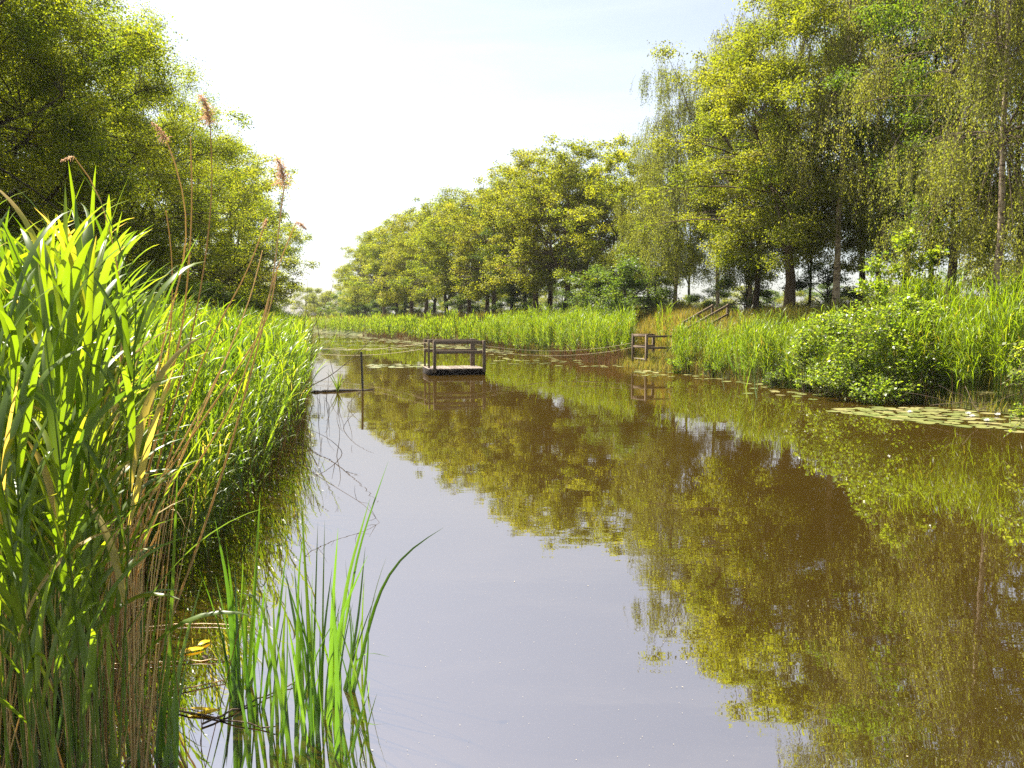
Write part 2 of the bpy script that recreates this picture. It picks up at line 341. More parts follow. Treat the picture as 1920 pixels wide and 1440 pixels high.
            n = int(per * (rc / (Rad * np.mean(rc_f))) ** 2)
            dd = norm(g.normal(0, 1, (n, 3))); q = g.uniform(0, 1, n) ** (1 / 2.2)
            lob = 1 + .35 * np.sin(dd[:, 0] * 5 + g.uniform(0, 6)) * np.sin(dd[:, 1] * 5 + g.uniform(0, 6)) + .25 * np.sin(dd[:, 2] * 7 + g.uniform(0, 6))
            p = c + dd * (q * lob)[:, None] * rc * np.array([1, 1, flat])
            nr = norm(g.normal(0, .6, (n, 3)) + np.array([0, 0, .8]) + dd * .6); ax = norm(np.cross(nr, g.normal(0, 1, (n, 3))) + dd * .3)
            tw = max(3, int(7 * rc)); te = c + norm(g.normal(0, 1, (tw, 3)) + out * .4) * rc * np.array([1, 1, flat]) * .92
            P = np.stack([np.broadcast_to(c, te.shape), c * .5 + te * .5 + g.normal(0, .05, te.shape), te], 1); tubes(tr, P, np.broadcast_to([.011, .007, .003], P.shape[:2]), 3)
        LP.append(p); LA.append(ax); LN.append(nr); LT.append(np.clip(tnt + g.normal(0, .10, len(p)), 0, 1))
    tubes(lb, np.array(SP_), np.minimum(np.array(SR), (.011 if kind == 'birch' else 1)), 4)
    P = np.concatenate(LP); n = len(P); s = g.uniform(.7, 1.25, n) * leaf
    leaf_quads(cr, P, np.concatenate(LA), np.concatenate(LN), s, s * (.72 if kind == 'birch' else .62), np.concatenate(LT))
    return tr, cr, (lb if kind == 'birch' else None)
VAR = {}
def variant(key, *a, lm=M_OAK, bm=M_BARK, **k):
    tr, cr, lb = gen_tree(*a, **k); VAR[key] = (tr.mesh(key + ' trunk', bm), cr.mesh(key + ' crown', lm, False), lb.mesh(key + ' limbs', M_TWIG) if lb else None)
#        key           seed kind   H    Rad hc  prim clump per leaf r0
variant('oak near a', 1, 'oak', 15.5, 5.4, 2.6, 13, 330, 520, .080, .30, rc_f=(.11, .21))
variant('oak near b', 2, 'oak', 15.5, 5.2, 2.2, 13, 330, 340, .100, .30, lean=(.8, 0), rc_f=(.11, .21))
variant('oak near c', 3, 'oak', 15.0, 5.6, 2.4, 14, 330, 520, .080, .28, rc_f=(.11, .21))
variant('gold oak a', 4, 'oak', 13.5, 4.9, 2.9, 13, 280, 320, .105, .24, lm=M_OAKR, bm=M_BARKL, rc_f=(.09, .18), flat=.55)
variant('gold oak b', 5, 'oak', 13.0, 5.0, 2.4, 13, 280, 320, .105, .24, lm=M_OAKR, bm=M_BARKL, rc_f=(.09, .18), flat=.55)
variant('green oak', 6, 'oak', 13.5, 4.3, 2.6, 12, 240, 300, .105, .20, rc_f=(.09, .19), flat=.55)
variant('birch a', 7, 'birch', 17, 3.7, 3.0, 14, 210, 420, .07, .16, lm=M_BIRCH, bm=M_BBARK, fork=True, rc_f=(.07, .17))
variant('birch b', 8, 'birch', 15, 2.9, 2.6, 13, 210, 400, .070, .11, lm=M_BIRCH, bm=M_BBARK, rc_f=(.08, .18))
variant('birch c', 9, 'birch', 17, 4.8, 2.0, 16, 400, 480, .066, .13, lm=M_BIRCH, bm=M_BBARK, rc_f=(.06, .15))
variant('alder a', 10, 'alder', 17, 2.7, 3.0, 16, 170, 230, .098, .14, lm=M_ALDER, rc_f=(.13, .28))
variant('alder b', 11, 'alder', 16, 3.1, 2.6, 16, 180, 230, .098, .15, lm=M_ALDER, rc_f=(.13, .27))
variant('oak dist a', 21, 'oak', 15.5, 5.4, 2.0, 12, 260, 150, .165, .30, rc_f=(.10, .19), flat=.55)
variant('oak dist b', 22, 'oak', 15.5, 5.2, 2.2, 12, 260, 150, .165, .30, rc_f=(.10, .19), flat=.55)
variant('gold dist a', 23, 'oak', 13.5, 4.9, 2.9, 12, 230, 140, .165, .26, lm=M_OAKR, bm=M_BARKL, rc_f=(.10, .20), flat=.55)
variant('gold dist b', 24, 'oak', 13.5, 4.6, 2.8, 12, 220, 140, .165, .26, lm=M_OAKR, bm=M_BARKL, rc_f=(.10, .20), flat=.55)
variant('green dist', 25, 'oak', 13.5, 4.3, 2.4, 12, 200, 140, .165, .22, rc_f=(.10, .20), flat=.55)
variant('bush a', 12, 'bush', 2.6, 1.6, .25, 9, 60, 130, .10, .05, lm=M_BUSH, rc_f=(.2, .34))
variant('bush b', 13, 'bush', 3.4, 1.7, .25, 9, 75, 130, .10, .06, lm=M_ALDER, rc_f=(.2, .34))
variant('bush c', 14, 'bush', 4.2, 1.9, .4, 10, 80, 130, .11, .07, lm=M_BUSH, rc_f=(.18, .3))
variant('far tree a', 15, 'oak', 12, 4.6, 1.2, 10, 120, 90, .26, .25, lm=M_OAKR)
variant('far tree b', 16, 'oak', 12, 4.2, .8, 10, 120, 90, .26, .25, lm=M_ALDER)

DIST = {'oak near a': 'oak dist a', 'oak near b': 'oak dist b', 'oak near c': 'oak dist a', 'gold oak a': 'gold dist a', 'gold oak b': 'gold dist b', 'green oak': 'green dist'}
def tree(key, x, y, H, label, cat='tree', group=None, rz=None, name=None, wide=1.0, sink=0.0):
    if y > 52: key = DIST.get(key, key)
    tm, cm, lm = VAR[key]; base = {'oak near a': 15.5, 'oak near b': 15.5, 'oak near c': 15.0, 'gold oak a': 13.5, 'gold oak b': 13, 'green oak': 13.5,
            'birch a': 17, 'birch b': 15, 'birch c': 17, 'alder a': 17, 'alder b': 16, 'bush a': 2.6, 'bush b': 3.4, 'bush c': 4.2, 'far tree a': 12, 'far tree b': 12, 'oak dist a': 15.5, 'oak dist b': 15.5, 'gold dist a': 13.5, 'gold dist b': 13.5, 'green dist': 13.5}[key]
    s = H / base; z = float(gz(x, y)) - sink
    if name is None: name = 'birch_tree' if 'birch' in key else 'alder_tree' if 'alder' in key else 'bush' if 'bush' in key else 'oak_tree' if 'oak' in key else 'far_tree'
    o = empty(name, (x, y, z), rz if rz is not None else (x * 7.3 + y * 3.1) % 6.28, (s * wide, s * wide, s))
    tag(o, label, cat, group)
    obj('trunk' if 'bush' not in key else 'stems', tm, o); obj('crown', cm, o)
    if lm: obj('limbs', lm, o)
    return o
def px_x(px, Y): return (px - 960) / F_PX * Y

# left row, nearest first
GL = 'oaks in the row behind the left reeds'
for (y, off, H, key, lb) in [
    (21, 11.0, 15, 'oak near a', 'tall oak at the upper left corner, its top cut by the picture edge'),
    (27.5, 10.8, 15.5, 'oak near b', 'tall dense oak over the plumed dry reed stalks, golden green top'),
    (34, 10.0, 15.6, 'oak near c', 'broad oak forming the high shoulder of the left row'),
    (41, 9.4, 15.8, 'oak near a', 'oak with bare dark limbs showing, just past the left shoulder'),
    (48.5, 8.8, 15.2, 'oak near b', 'mid row oak on the left bank with a stepped outline to the sky'),
    (57, 7.6, 16, 'oak near c', 'oak whose outer twigs stand open against the sky over the channel'),
    (67, 6.4, 16.0, 'oak near a', 'farther oak of the left row just behind the open twigged one'),
    (78, 6.2, 15.5, 'oak near b', 'second last oak of the left row, dark at its foot'),
    (90, 6.4, 15.2, 'oak near c', 'last oak of the left row, its edge dropping straight to the reeds')]:
    tree(key, float(xl(y)) - off, y, H, lb, group=GL)
for (y, off, H, key) in [(18, 15, 15, 'oak near b'), (26, 15.5, 16, 'oak near c'), (35, 16, 16, 'oak near a'), (45, 15, 15.5, 'oak near c'), (56, 15, 15, 'oak near b')]:
    tree(key, float(xl(y)) - off, y, H, 'oak of the second line, glimpsed behind the left row of oaks', group='oaks of the second line on the left')
for (y, off, H, key) in [(16, 5.6, 3.0, 'bush b'), (20, 6.0, 3.2, 'bush b'), (24, 5.5, 3.2, 'bush c'), (29, 6, 3.2, 'bush b'), (34, 5.6, 3.4, 'bush b'), (40, 5.8, 3.4, 'bush c'), (47, 5.6, 3.5, 'bush b'), (55, 5.5, 3.5, 'bush c'), (64, 5.2, 3.6, 'bush b'), (74, 5.2, 3.6, 'bush b'), (85, 5.0, 3.6, 'bush b'), (94, 4.6, 4.0, 'bush b')]:
    tree(key, float(xl(y)) - off, y, H, 'dark bush in the shade between the left reeds and the oaks', 'bush', 'bushes under the left oaks', wide=1.35)

# right row on the dyke
for (px, y, H, key, lb, wd) in [
    (1860, 23.5, 19, 'birch c', 'big weeping birch filling the upper right corner with long hanging sprays', .72),
    (1905, 29, 12, 'green oak', 'dark forked oak beside the weeping birch at the right picture edge', 1.0),
    (1776, 28, 16, 'alder b', 'straight dark alder with a long low limb sweeping right', 1.0),
    (1742, 31, 14, 'alder a', 'thin dark alder just left of the straight dark one', .9),
    (1562, 33, 19.5, 'birch a', 'tall birch with a pale forked trunk rising past the picture top', .72),
    (1612, 38, 18, 'alder a', 'slim dark alder right behind the pale forked birch trunk', 1.0),
    (1688, 37, 18.5, 'alder b', 'tall dark alder between the forked birch and the weeping birch', .95),
    (1645, 40, 18, 'alder a', 'dark alder with sky gaps, second to the right of the pale birch trunk', 1.0),
    (1478, 35.5, 14.3, 'gold oak a', 'golden green oak with a stout brown forked trunk above the stairs', 1.0),
    (1514, 41, 11, 'alder a', 'thin straight trunk between the stout oak and the forked birch', .8),
    (1416, 39, 12.5, 'green oak', 'oak with a straight dark trunk right of the stair handrails', .9),
    (1400, 41, 15.8, 'birch b', 'birch top rising above the golden oak crown', 1.05),
    (1345, 43.5, 14.5, 'birch b', 'birch with drooping tufts left of the golden oak crown', .9),
    (1266, 45, 14.0, 'birch b', 'slender birch with a pale trunk beside the round dark bush', 1.0),
    (1292, 48, 11, 'alder b', 'dark leaning alder trunk right of the slender pale birch', .8),
    (1215, 50, 11.5, 'birch b', 'pale drooping birch behind the round bush', .9),
    (1165, 54, 11.5, 'green oak', 'green oak between the drooping birch and the branching oak', .9),
    (1062, 60, 12.8, 'gold oak b', 'branching oak with a thick forked trunk on the far dyke', 1.05),
    (1003, 64, 13.0, 'gold oak a', 'golden oak with a double dark trunk left of the branching oak', 1.0),
    (958, 71, 13.2, 'alder b', 'dark topped tree poking above the golden oaks', 1.2),
    (925, 72, 12.2, 'gold oak b', 'rounded golden oak behind the floating platform', 1.0),
    (880, 79, 12.6, 'gold oak a', 'oak on the right dyke over the platform rail, lacy top', 1.0),
    (838, 86, 12.8, 'green oak', 'bright green oak with a dark trunk near the reed bend', 1.15),
    (800, 95, 13.2, 'gold oak b', 'oak of the receding right row with low boughs', 1.0)]:
    tree(key, px_x(px, y), y, H, lb, wide=wd, group='trees on the right dyke', rz=2.6 if key == 'birch c' else None)
for (px, y, H, key) in [(772, 104, 13.5, 'gold oak a'), (745, 113, 13.5, 'green oak'), (722, 123, 13.5, 'gold oak b'), (703, 134, 14, 'gold oak a'), (686, 146, 12.8, 'gold oak b'), (668, 160, 9.5, 'green oak')]:
    tree(key, px_x(px, y), y, H, 'small far oak near the vanishing end of the right row', group='farthest oaks of the right row', wide=1.15)
for (px, y, H, key) in [(1100, 66, 11.5, 'green oak'), (1030, 72, 13, 'gold oak b'), (985, 80, 13, 'green oak'), (915, 88, 13, 'gold oak a'), (865, 98, 13, 'gold oak b'), (815, 110, 13.5, 'green oak'), (1150, 62, 10.5, 'gold oak a'), (760, 128, 13.5, 'gold oak a'), (715, 150, 12.5, 'green oak')]:
    tree(key, px_x(px, y), y, H, 'oak of the second line, glimpsed between the right row trunks', group='oaks of the second line on the right', wide=1.1)
# bushes along the right dyke
for (px, y, H, key, lb, wd) in [
    (1228, 45.5, 2.7, 'bush b', 'round dark bush left of the slender pale birch trunk', 1.25),
    (1168, 46, 4.4, 'bush c', 'tall leafy elder bush behind the reeds left of the landing', 1.1),
    (1120, 52, 3.6, 'bush c', 'loose bush between the elder and the branching oak', 1.3),
    (1395, 41, 3.2, 'bush c', 'leafy bush right behind the upper stair posts', .9),
    (1335, 46, 1.6, 'bush a', 'low bush at the stair head against the bright gap', 1.3),
    (1545, 40, 3.0, 'bush c', 'bush behind the foot of the stout oak', 1.3)]:
    tree(key, px_x(px, y), y, H, lb, 'bush', 'bushes on the right dyke', wide=wd)
for (px, y, H) in [(700, 128, 3.0), (760, 110, 2.6), (870, 82, 2.4), (965, 70, 2.4), (1105, 57, 2.8), (672, 146, 4)]:
    tree('bush c', px_x(px, y), y, H, 'shady bush under the receding oaks on the right', 'bush', 'bushes under the receding oaks', wide=1.7)
# fields beyond: far trees
for (px, y, H, key, lb) in [
    (575, 230, 11, 'far tree a', 'pale far tree at the left end of the channel'), (596, 250, 12, 'far tree a', 'hazy far tree closing the channel, left of its middle'),
    (618, 260, 11, 'far tree a', 'hazy far tree closing the channel, in its middle'), (640, 240, 12.5, 'far tree a', 'hazy far tree with a pointed top closing the channel'),
    (660, 225, 9, 'far tree b', 'dark far tree tucked against the end of the right row'), (612, 175, 4.4, 'far tree b', 'small round dark bush by the far water'),
    (640, 178, 7.5, 'far tree b', 'larger dark bush by the far water beside the small round one'), (662, 170, 6.0, 'far tree b', 'dark bush where the far reeds meet the right row'),
    (585, 200, 5.5, 'far tree a', 'brownish far bush over the end of the left reeds')]:
    tree(key, px_x(px, y), y, H, lb, 'tree', 'far trees closing the channel', name='far_tree')
for (px, y, H, key) in [(1290, 130, 5.5, 'far tree a'), (1350, 125, 6, 'far tree a'), (1395, 120, 7, 'far tree a'), (1440, 130, 6.5, 'far tree b'), (1490, 118, 6, 'far tree a'), (1545, 120, 7, 'far tree b'), (1600, 115, 6.5, 'far tree a'), (1660, 120, 7, 'far tree a'),
                        (1720, 105, 7.5, 'far tree a'), (1790, 100, 8, 'far tree b'), (1850, 92, 9, 'far tree a'), (1910, 95, 9, 'far tree a'), (1980, 95, 9, 'far tree a'), (1235, 140, 6, 'far tree a'), (1180, 140, 6.5, 'far tree b')]:
    tree(key, px_x(px, y), y, H, 'low olive tree across the field, seen between the dyke trunks', group='trees across the field', name='field_tree', wide=1.25)

for i, px in enumerate(range(690, 1180, 28)):
    y = 175 - (px - 690) * .12; tree('far tree b' if i % 2 else 'far tree a', px_x(px, y), y, 6.5 + 1.5 * math.sin(i * 2.1), 'low tree of the wood edge behind the receding right row', group='wood edge behind the right row', name='field_tree', wide=1.3)
# ------------------------------------------------------------------ reeds
def reed_parts(seed, H=2.5, nl=10, seg=6, width=.030, fold=.12, stem_r=.0045, first=.22, m=5, droop=1.0):
    g = np.random.default_rng(seed); st, lv = MB(), MB()
    k = 7; t = np.linspace(0, 1, k); bx, by = g.normal(0, .05, 2)
    S = np.stack([bx * t * t, by * t * t, H * .93 * t], 1); tubes(st, S, stem_r * (1 - .55 * t), m, .35)
    a0 = g.uniform(0, 6.28)
    for i in range(nl):
        u = first + (1 - first) * (i + g.uniform(-.2, .2)) / (nl - .5); u = min(max(u, .05), .99)
        p0 = np.array([np.interp(u, t, S[:, q]) for q in range(3)]); a = a0 + i * PI + g.normal(0, .5)
        L = H * g.uniform(.15, .215) * (.75 + .5 * math.sin(PI * min(1, u * .85))); th = g.uniform(.25, .55) * (1.2 - .75 * u)
        dr = g.uniform(.25, 1.5) * droop * (1.15 - .45 * u); s = np.linspace(0, 1, seg)
        ang = th + dr * s ** 1.6; ds = L / (seg - 1)
        rr = np.concatenate([[0], np.cumsum(np.sin((ang[1:] + ang[:-1]) / 2)) * ds]); zz = np.concatenate([[0], np.cumsum(np.cos((ang[1:] + ang[:-1]) / 2)) * ds])
        aa = a + g.normal(0, .25) * s
        P = p0 + np.stack([rr * np.cos(aa), rr * np.sin(aa), zz], 1)
        W = width * g.uniform(.75, 1.25) * np.interp(s, [0, .12, .35, .7, .9, 1], [.35, .8, 1, .72, .34, .04])
        roll = g.normal(0, .5); sd = np.array([-math.sin(a), math.cos(a), 0]) * math.cos(roll) + np.array([0, 0, 1]) * math.sin(roll) * .7
        T = norm(np.gradient(P, axis=0)); sd = norm(sd - T * (T @ sd)[:, None])
        tn = (float(np.clip(g.normal(.42, .17), 0, .88)) if g.uniform() > .045 else 1.0) + .6 * (g.uniform() < .4) * s ** 5
        ribbon(lv, P, W, sd, np.clip(tn, 0, 1), fold)
    return st, lv
def merged(p):
    a, b = p; m = MB(); m.add(*a.data()); m.add(*b.data()); return m.data()
G = np.random.default_rng(77)
def scatter_reeds(mb, tms, pos, hs, lx=0.0, ly=0.0, lj=.03, base_h=2.5):
    idx = G.integers(0, len(tms), len(pos))
    for q, tm in enumerate(tms):
        k = idx == q; n = int(k.sum())
        if n: replicate(mb, tm, pos[k], G.uniform(0, 6.28, n), hs[k] / base_h, np.stack([G.normal(lx, lj, n), G.normal(ly, lj, n)], 1), G.normal(0, .10, n))
def band(n, y0, y1, d0, d1, side, pw=1.0):
    y = y0 + (y1 - y0) * G.uniform(0, 1, n) ** pw; d = G.uniform(d0, d1, n)
    x = xl(y) - d if side == 'L' else xr(y) + d
    return np.stack([x, y, np.maximum(gz(x, y), -.25) - .02], 1)
near_t = [merged(reed_parts(100 + i, nl=13, seg=8, width=.025, droop=1.6)) for i in range(8)]
fine_t = [merged(reed_parts(250 + i, nl=11, seg=5, fold=0.0, m=3, width=.022, droop=1.45, first=.34)) for i in range(10)]
mid_t = [merged(reed_parts(200 + i, nl=9, seg=6, fold=0.0, m=3, width=.026, droop=1.5)) for i in range(8)]
far_t = [merged(reed_parts(300 + i, nl=7, seg=4, fold=0.0, m=3, width=.06, stem_r=.007)) for i in range(6)]

# left bed
mb = MB()
p = np.concatenate([band(380, 4.2, 6.5, .7, 3.2, 'L'), band(300, 6.5, 8, .25, 3.2, 'L')]); scatter_reeds(mb, near_t, p, G.uniform(1.7, 2.5, len(p)), .03, .0, .045)
p = band(110, 6.5, 9, -.1, .4, 'L'); scatter_reeds(mb, near_t, p, G.uniform(.9, 1.7, len(p)), .06, -.02, .06)
p = band(1900, 8, 20, .0, 3.2, 'L'); scatter_reeds(mb, mid_t, p, G.uniform(1.75, 2.45, len(p)), .03, 0, .05)
p = band(340, 8, 20, -.35, .5, 'L'); scatter_reeds(mb, mid_t, p, G.uniform(1.2, 2.1, len(p)), .07, -.02, .05)
p = band(2300, 20, 45, -.3, 2.8, 'L'); scatter_reeds(mb, mid_t, p, G.uniform(1.8, 2.5, len(p)), .02, 0, .04)
p = band(1400, 45, 120, -.3, 3, 'L', 1.2); scatter_reeds(mb, far_t, p, G.uniform(2.0, 2.6, len(p)), .02, 0, .03)
tag(mb.build('reeds', M_REED, smooth=True), 'dense green reed bed along the left bank, tall in front and shrinking away', 'reed bed', kind='stuff')
# right beds
def right_bed(label, spans, tms, h=(2.1, 2.6), mat_=M_REEDFAR):
    mb = MB()
    for (y0, y1, n, d0, d1) in spans:
        p = band(n, y0, y1, d0, d1, 'R'); nc = max(6, int(n / 26)); cc = band(nc, y0, y1, d0 - .1, d1, 'R'); jj = np.argmin(((p[:, None, :2] - cc[None, :, :2]) * [1, .6]) .__pow__(2).sum(-1), 1)
        pull = G.uniform(.25, .75, n)[:, None]; p[:, :2] += (cc[jj][:, :2] - p[:, :2]) * pull; p[:, 2] = np.maximum(gz(p[:, 0], p[:, 1]), -.25) - .02; chh = G.uniform(.88, 1.08, nc)[jj]; pq = 960 + F_PX * p[:, 0] / p[:, 1]; p = p[~((pq > 1188) & (pq < 1233) & (p[:, 1] < 47))] if y0 > 30 else p; n = len(p); chh = chh[:n]; cl = .86 + .13 * np.sin(p[:, 1] * 1.9 + p[:, 0]) * np.sin(p[:, 1] * .73 + 1) + .06 * np.sin(p[:, 1] * 4.1 + p[:, 0] * 3)
        pq = 960 + F_PX * p[:, 0] / p[:, 1]; low = np.where((pq > 1252) & (pq < 1395) & (p[:, 1] < 34), .88, 1.0)
        scatter_reeds(mb, tms, p, G.uniform(*h, len(p)) * cl * chh * low, -.015, 0, .03)
    return tag(mb.build('reeds', mat_), label, 'reed bed', kind='stuff')
right_bed('bright reed stand left of the wooden landing, running back to the far bend', [(36.4, 60, 3000, -.4, 2.2)], fine_t, (2.15, 2.65))
right_bed('far end of the right hand reed belt, thin and pale at the bend', [(60, 96, 1700, -.3, 2.2), (96, 150, 1300, -.3, 2.4)], far_t, (1.9, 2.5))
right_bed('reed stand between the landing and the bramble, before the handrails', [(22.5, 28, 900, -.5, 1.9), (28, 31.6, 420, -.4, 1.9), (31.6, 33.5, 220, .15, 1.9)], fine_t, (1.75, 2.45))
right_bed('tall reed stand at the right picture edge behind the lily raft', [(13, 19.5, 1000, -.3, 2.4), (19.5, 23, 750, -.1, 2.6)], fine_t, (2.2, 2.8))
# dead bases
mb = MB()
for (y0, y1, n, d0, d1, side, h0, h1) in [(36.4, 46, 1100, -.6, .5, 'R', .5, 1.1), (50, 100, 1300, -.5, .5, 'R', .5, 1.0), (14, 33, 300, -.5, .4, 'R', .4, 1.2), (3.2, 9, 90, -.1, 1.2, 'L', .5, 1.4), (9, 30, 700, -.4, .4, 'L', .5, 1.3), (30, 90, 600, -.4, .3, 'L', .5, 1.4)]:
    p = band(n, y0, y1, d0, d1, side); k = 4; t = np.linspace(0, 1, k)[None, :, None]; h = G.uniform(h0, h1, n)
    ln = np.stack([G.normal(0.06 if side == 'L' else -.03, .13, n), G.normal(0, .2, n), np.ones(n)], 1) * h[:, None]
    P = p[:, None] + ln[:, None] * t; wdt = np.clip(p[:, 1] * .00018, .0025, .012)
    tubes(mb, P, wdt[:, None] * np.array([1, .9, .75, .5]), 4, np.clip(G.normal(.5, .25, n), 0, 1))
tag(mb.build('dead_reed_stems', M_RUST), 'rusty brown dead reed stems at the waterline of both banks', 'dead reeds', kind='stuff')

mb = MB(); n = 380
y = G.uniform(3.3, 6.5, n); x = (G.uniform(-160, 250, n) - 960) / F_PX * y; x = np.where(x > xl(y) + .2, xl(y) - G.uniform(0, 2.2, n), x); p = np.stack([x, y, np.maximum(gz(x, y), -.25)], 1); h = G.uniform(.5, 1.9, n)
P = p[:, None] + (np.stack([G.normal(.07, .12, n), G.normal(0, .10, n), np.ones(n)], 1) * h[:, None])[:, None] * np.linspace(0, 1, 5)[None, :, None]
tubes(mb, P, G.uniform(.0022, .0048, n)[:, None] * np.array([1, .95, .85, .7, .5]), 5, np.clip(G.normal(.45, .25, n), 0, 1))
tag(mb.build('dead_reed_stems', M_DRY), 'straw coloured dead stems crowding the feet of the near left reeds', 'dead reeds', kind='stuff')
# single tall reeds of the near left corner, each with its stem and its leaves
stem_m, leaf_m = [], []
for i in range(8):
    a, b = reed_parts(400 + i, H=2.6, nl=14, seg=10, width=.030, fold=.14, stem_r=.005, first=.44, m=7, droop=1.2)
    stem_m.append(a.mesh('reed stem', M_REED)); leaf_m.append(b.mesh('reed leaves', M_REED))
rg = random.Random(5)
spots = []
for i in range(96):
    y = rg.uniform(2.4, 5.2); pxr = rg.uniform(-150, 175); x = px_x(pxr, y) ; spots.append((x, y))
spots.sort(key=lambda q: q[1])
for i, (x, y) in enumerate(spots):
    zb = max(float(gz(x, y)), -.3) - .02; pxt = 960 + 1450 * x / y
    row = np.interp(pxt, [-150, 0, 90, 140, 190], [430, 395, 355, 335, 440]) + 20 + abs(rg.gauss(0, 60)); zt = H_CAM + (598 - row) / F_PX * y
    o = empty('reed', (x, y, zb), 0, (zt - zb) / 2.72)
    o.rotation_euler = (rg.gauss(0, .03), rg.gauss(.04, .05), rg.uniform(0, 6.28))
    tag(o, 'broad leaved green reed in the tall near clump at the left picture edge', 'reed', 'near green reeds at the left edge')
    j = i % 8; obj('stem', stem_m[j], o); obj('leaves', leaf_m[j], o)

# dry stalks leaning over the left water: pixel polyline, depth at foot and at tip, plume
def smooth_poly(P, k):
    P = np.asarray(P, float); d = np.concatenate([[0], np.cumsum(np.linalg.norm(np.diff(P, axis=0), axis=1))]); s = np.linspace(0, d[-1], k)
    Q = np.stack([np.interp(s, d, P[:, q]) for q in range(P.shape[1])], 1)
    for _ in range(2): Q[1:-1] = .25 * Q[:-2] + .5 * Q[1:-1] + .25 * Q[2:]
    return Q
def plume(tip, drc, size, seed):
    g = np.random.default_rng(seed); mb = MB(); n = int(210 * size / .2)
    drc = norm(np.asarray(drc, float)); t = g.uniform(0, 1, n)
    sidev = norm(np.cross(drc, [0, 1, 0.])); base = tip + drc * (t * size)[:, None] + np.array([-.35, 0, -.25]) * (t ** 2 * size * .7)[:, None]
    ax = norm(drc * .8 + g.normal(0, .8, (n, 3)) + np.array([-.4, 0, -.35])); L = size * g.uniform(.14, .38, n) * (1.15 - .7 * t)
    mid = base + ax * L[:, None] * .55; end = base + ax * L[:, None] + np.array([0, 0, -1.]) * (L * .25)[:, None]
    P = np.stack([base, mid, end], 1); tubes(mb, P, np.broadcast_to([.0009, .0017, .0007], P.shape[:2]), 3, np.clip(g.normal(.5, .25, n), 0, 1))
    return mb
STALKS = [
 ([(205, 1180), (262, 900), (307, 631), (338, 524), (353, 444), (351, 400), (329, 289), (312, 262)], 5.0, 4.6, (-.35, 0, .9), .11, 'dry stalk with a drooping two part tan plume, tallest but one'),
 ([(240, 1150), (300, 850), (360, 631), (378, 533), (391, 444), (399, 355), (397, 262), (394, 235)], 5.3, 5.0, (0, 0, 1), .19, 'tallest dry stalk, upright with a fluffy pinkish plume'),
 ([(225, 1120), (290, 830), (342, 622), (353, 515), (358, 444), (361, 355), (357, 256)], 5.2, 4.9, None, 0, 'bare topped dry stalk standing between the two plumed ones'),
 ([(195, 1150), (215, 900), (233, 613), (227, 533), (213, 453), (195, 391), (175, 325), (155, 298), (138, 293)], 4.4, 4.2, (-.9, 0, -.25), .05, 'slender dry stalk hooked over at its tip to the left'),
 ([(230, 1080), (300, 800), (322, 613), (324, 489), (318, 430), (311, 395)], 5.0, 4.8, None, 0, 'broken off dry stalk ending before the oak foliage'),
 ([(278, 1292), (313, 1180), (376, 1010), (432, 840), (489, 631), (502, 578), (515, 507), (522, 444), (527, 378), (533, 350)], 4.5, 4.7, (0.05, 0, 1), .17, 'long dry stalk crossing the dark water, with a reddish upright plume'),
 ([(235, 1120), (330, 930), (390, 840), (442, 750), (496, 592), (511, 524), (533, 471), (545, 436), (556, 415)], 5.2, 5.2, (.7, 0, -.3), .08, 'dry stalk with a small grey plume nodding to the right'),
 ([(215, 1091), (278, 988), (340, 780), (400, 622), (458, 524), (480, 471), (495, 425)], 5.1, 5.0, (.3, 0, .6), .06, 'dry stalk leaning right with a frayed short tip'),
 ([(119, 1369), (134, 1194), (168, 1082), (202, 885), (222, 720), (232, 600)], 4.0, 4.0, None, 0, 'pale thick dry stalk low at the left edge of the open water'),
 ([(105, 1109), (110, 1050), (123, 840), (130, 760)], 3.9, 3.9, None, 0, 'short tan stalk among the green stems at the left'),
 ([(170, 1212), (224, 1028), (269, 867), (310, 740), (345, 600)], 4.5, 4.6, None, 0, 'tan stalk leaning parallel to the plumed ones, without a head'),
 ([(200, 1100), (265, 960), (331, 860), (420, 730), (505, 600), (520, 500)], 5.1, 5.3, None, 0, 'strongly leaning dry stalk nearest the channel'),
 ([(150, 1240), (215, 1050), (300, 900), (370, 780), (430, 660)], 4.4, 4.7, None, 0, 'low leaning dry stalk crossing behind the others'),
 ([(255, 1060), (330, 880), (412, 700), (470, 560), (492, 470)], 5.6, 5.8, None, 0, 'thin dry stalk farthest back in the leaning bunch'),
]
GS = 'dry reed stalks leaning over the left water'
for i, (pl, d0, d1, pd, ps, lb) in enumerate(STALKS):
    pl = np.array(pl, float); ls = np.linspace(0, 1, len(pl)); P = [at_y(a, b, d0 + (d1 - d0) * q) for (a, b), q in zip(pl, ls)]
    f = P[0] + (P[0] - P[1]) * 0; P = [np.array([f[0] - .12 * max(0, f[2]), f[1], -.25])] + P if f[2] > -.2 else P
    Q = smooth_poly(P, 26); base = Q[0].copy(); t = np.linspace(0, 1, 26)
    o = empty('dry_reed', base); tag(o, lb, 'dry reed', GS)
    mb = MB(); rr = .0076 * (1 - .62 * t); rr[::4] *= 1.22
    tubes(mb, Q - base, rr * G.uniform(.85, 1.2), 7, G.uniform(.25, .75)); mb.build('stem', M_DRY, o)
    if ps: plume(Q[-1] - base, pd, ps * 1.15, 900 + i).build('plume', M_PLUME, o)
    if i % 3 == 0:                                  # a papery dead leaf left on the stalk
        lf = MB(); s = Q[9] - base; k = np.linspace(0, 1, 6)
        ribbon(lf, s + np.stack([.10 * k, .02 * k, .10 * k - .22 * k * k], 1), .014 * np.array([.5, 1, 1, .8, .5, .1]), np.array([.2, .95, .1]), .8, .1); lf.build('dead_leaf', M_DRY, o)

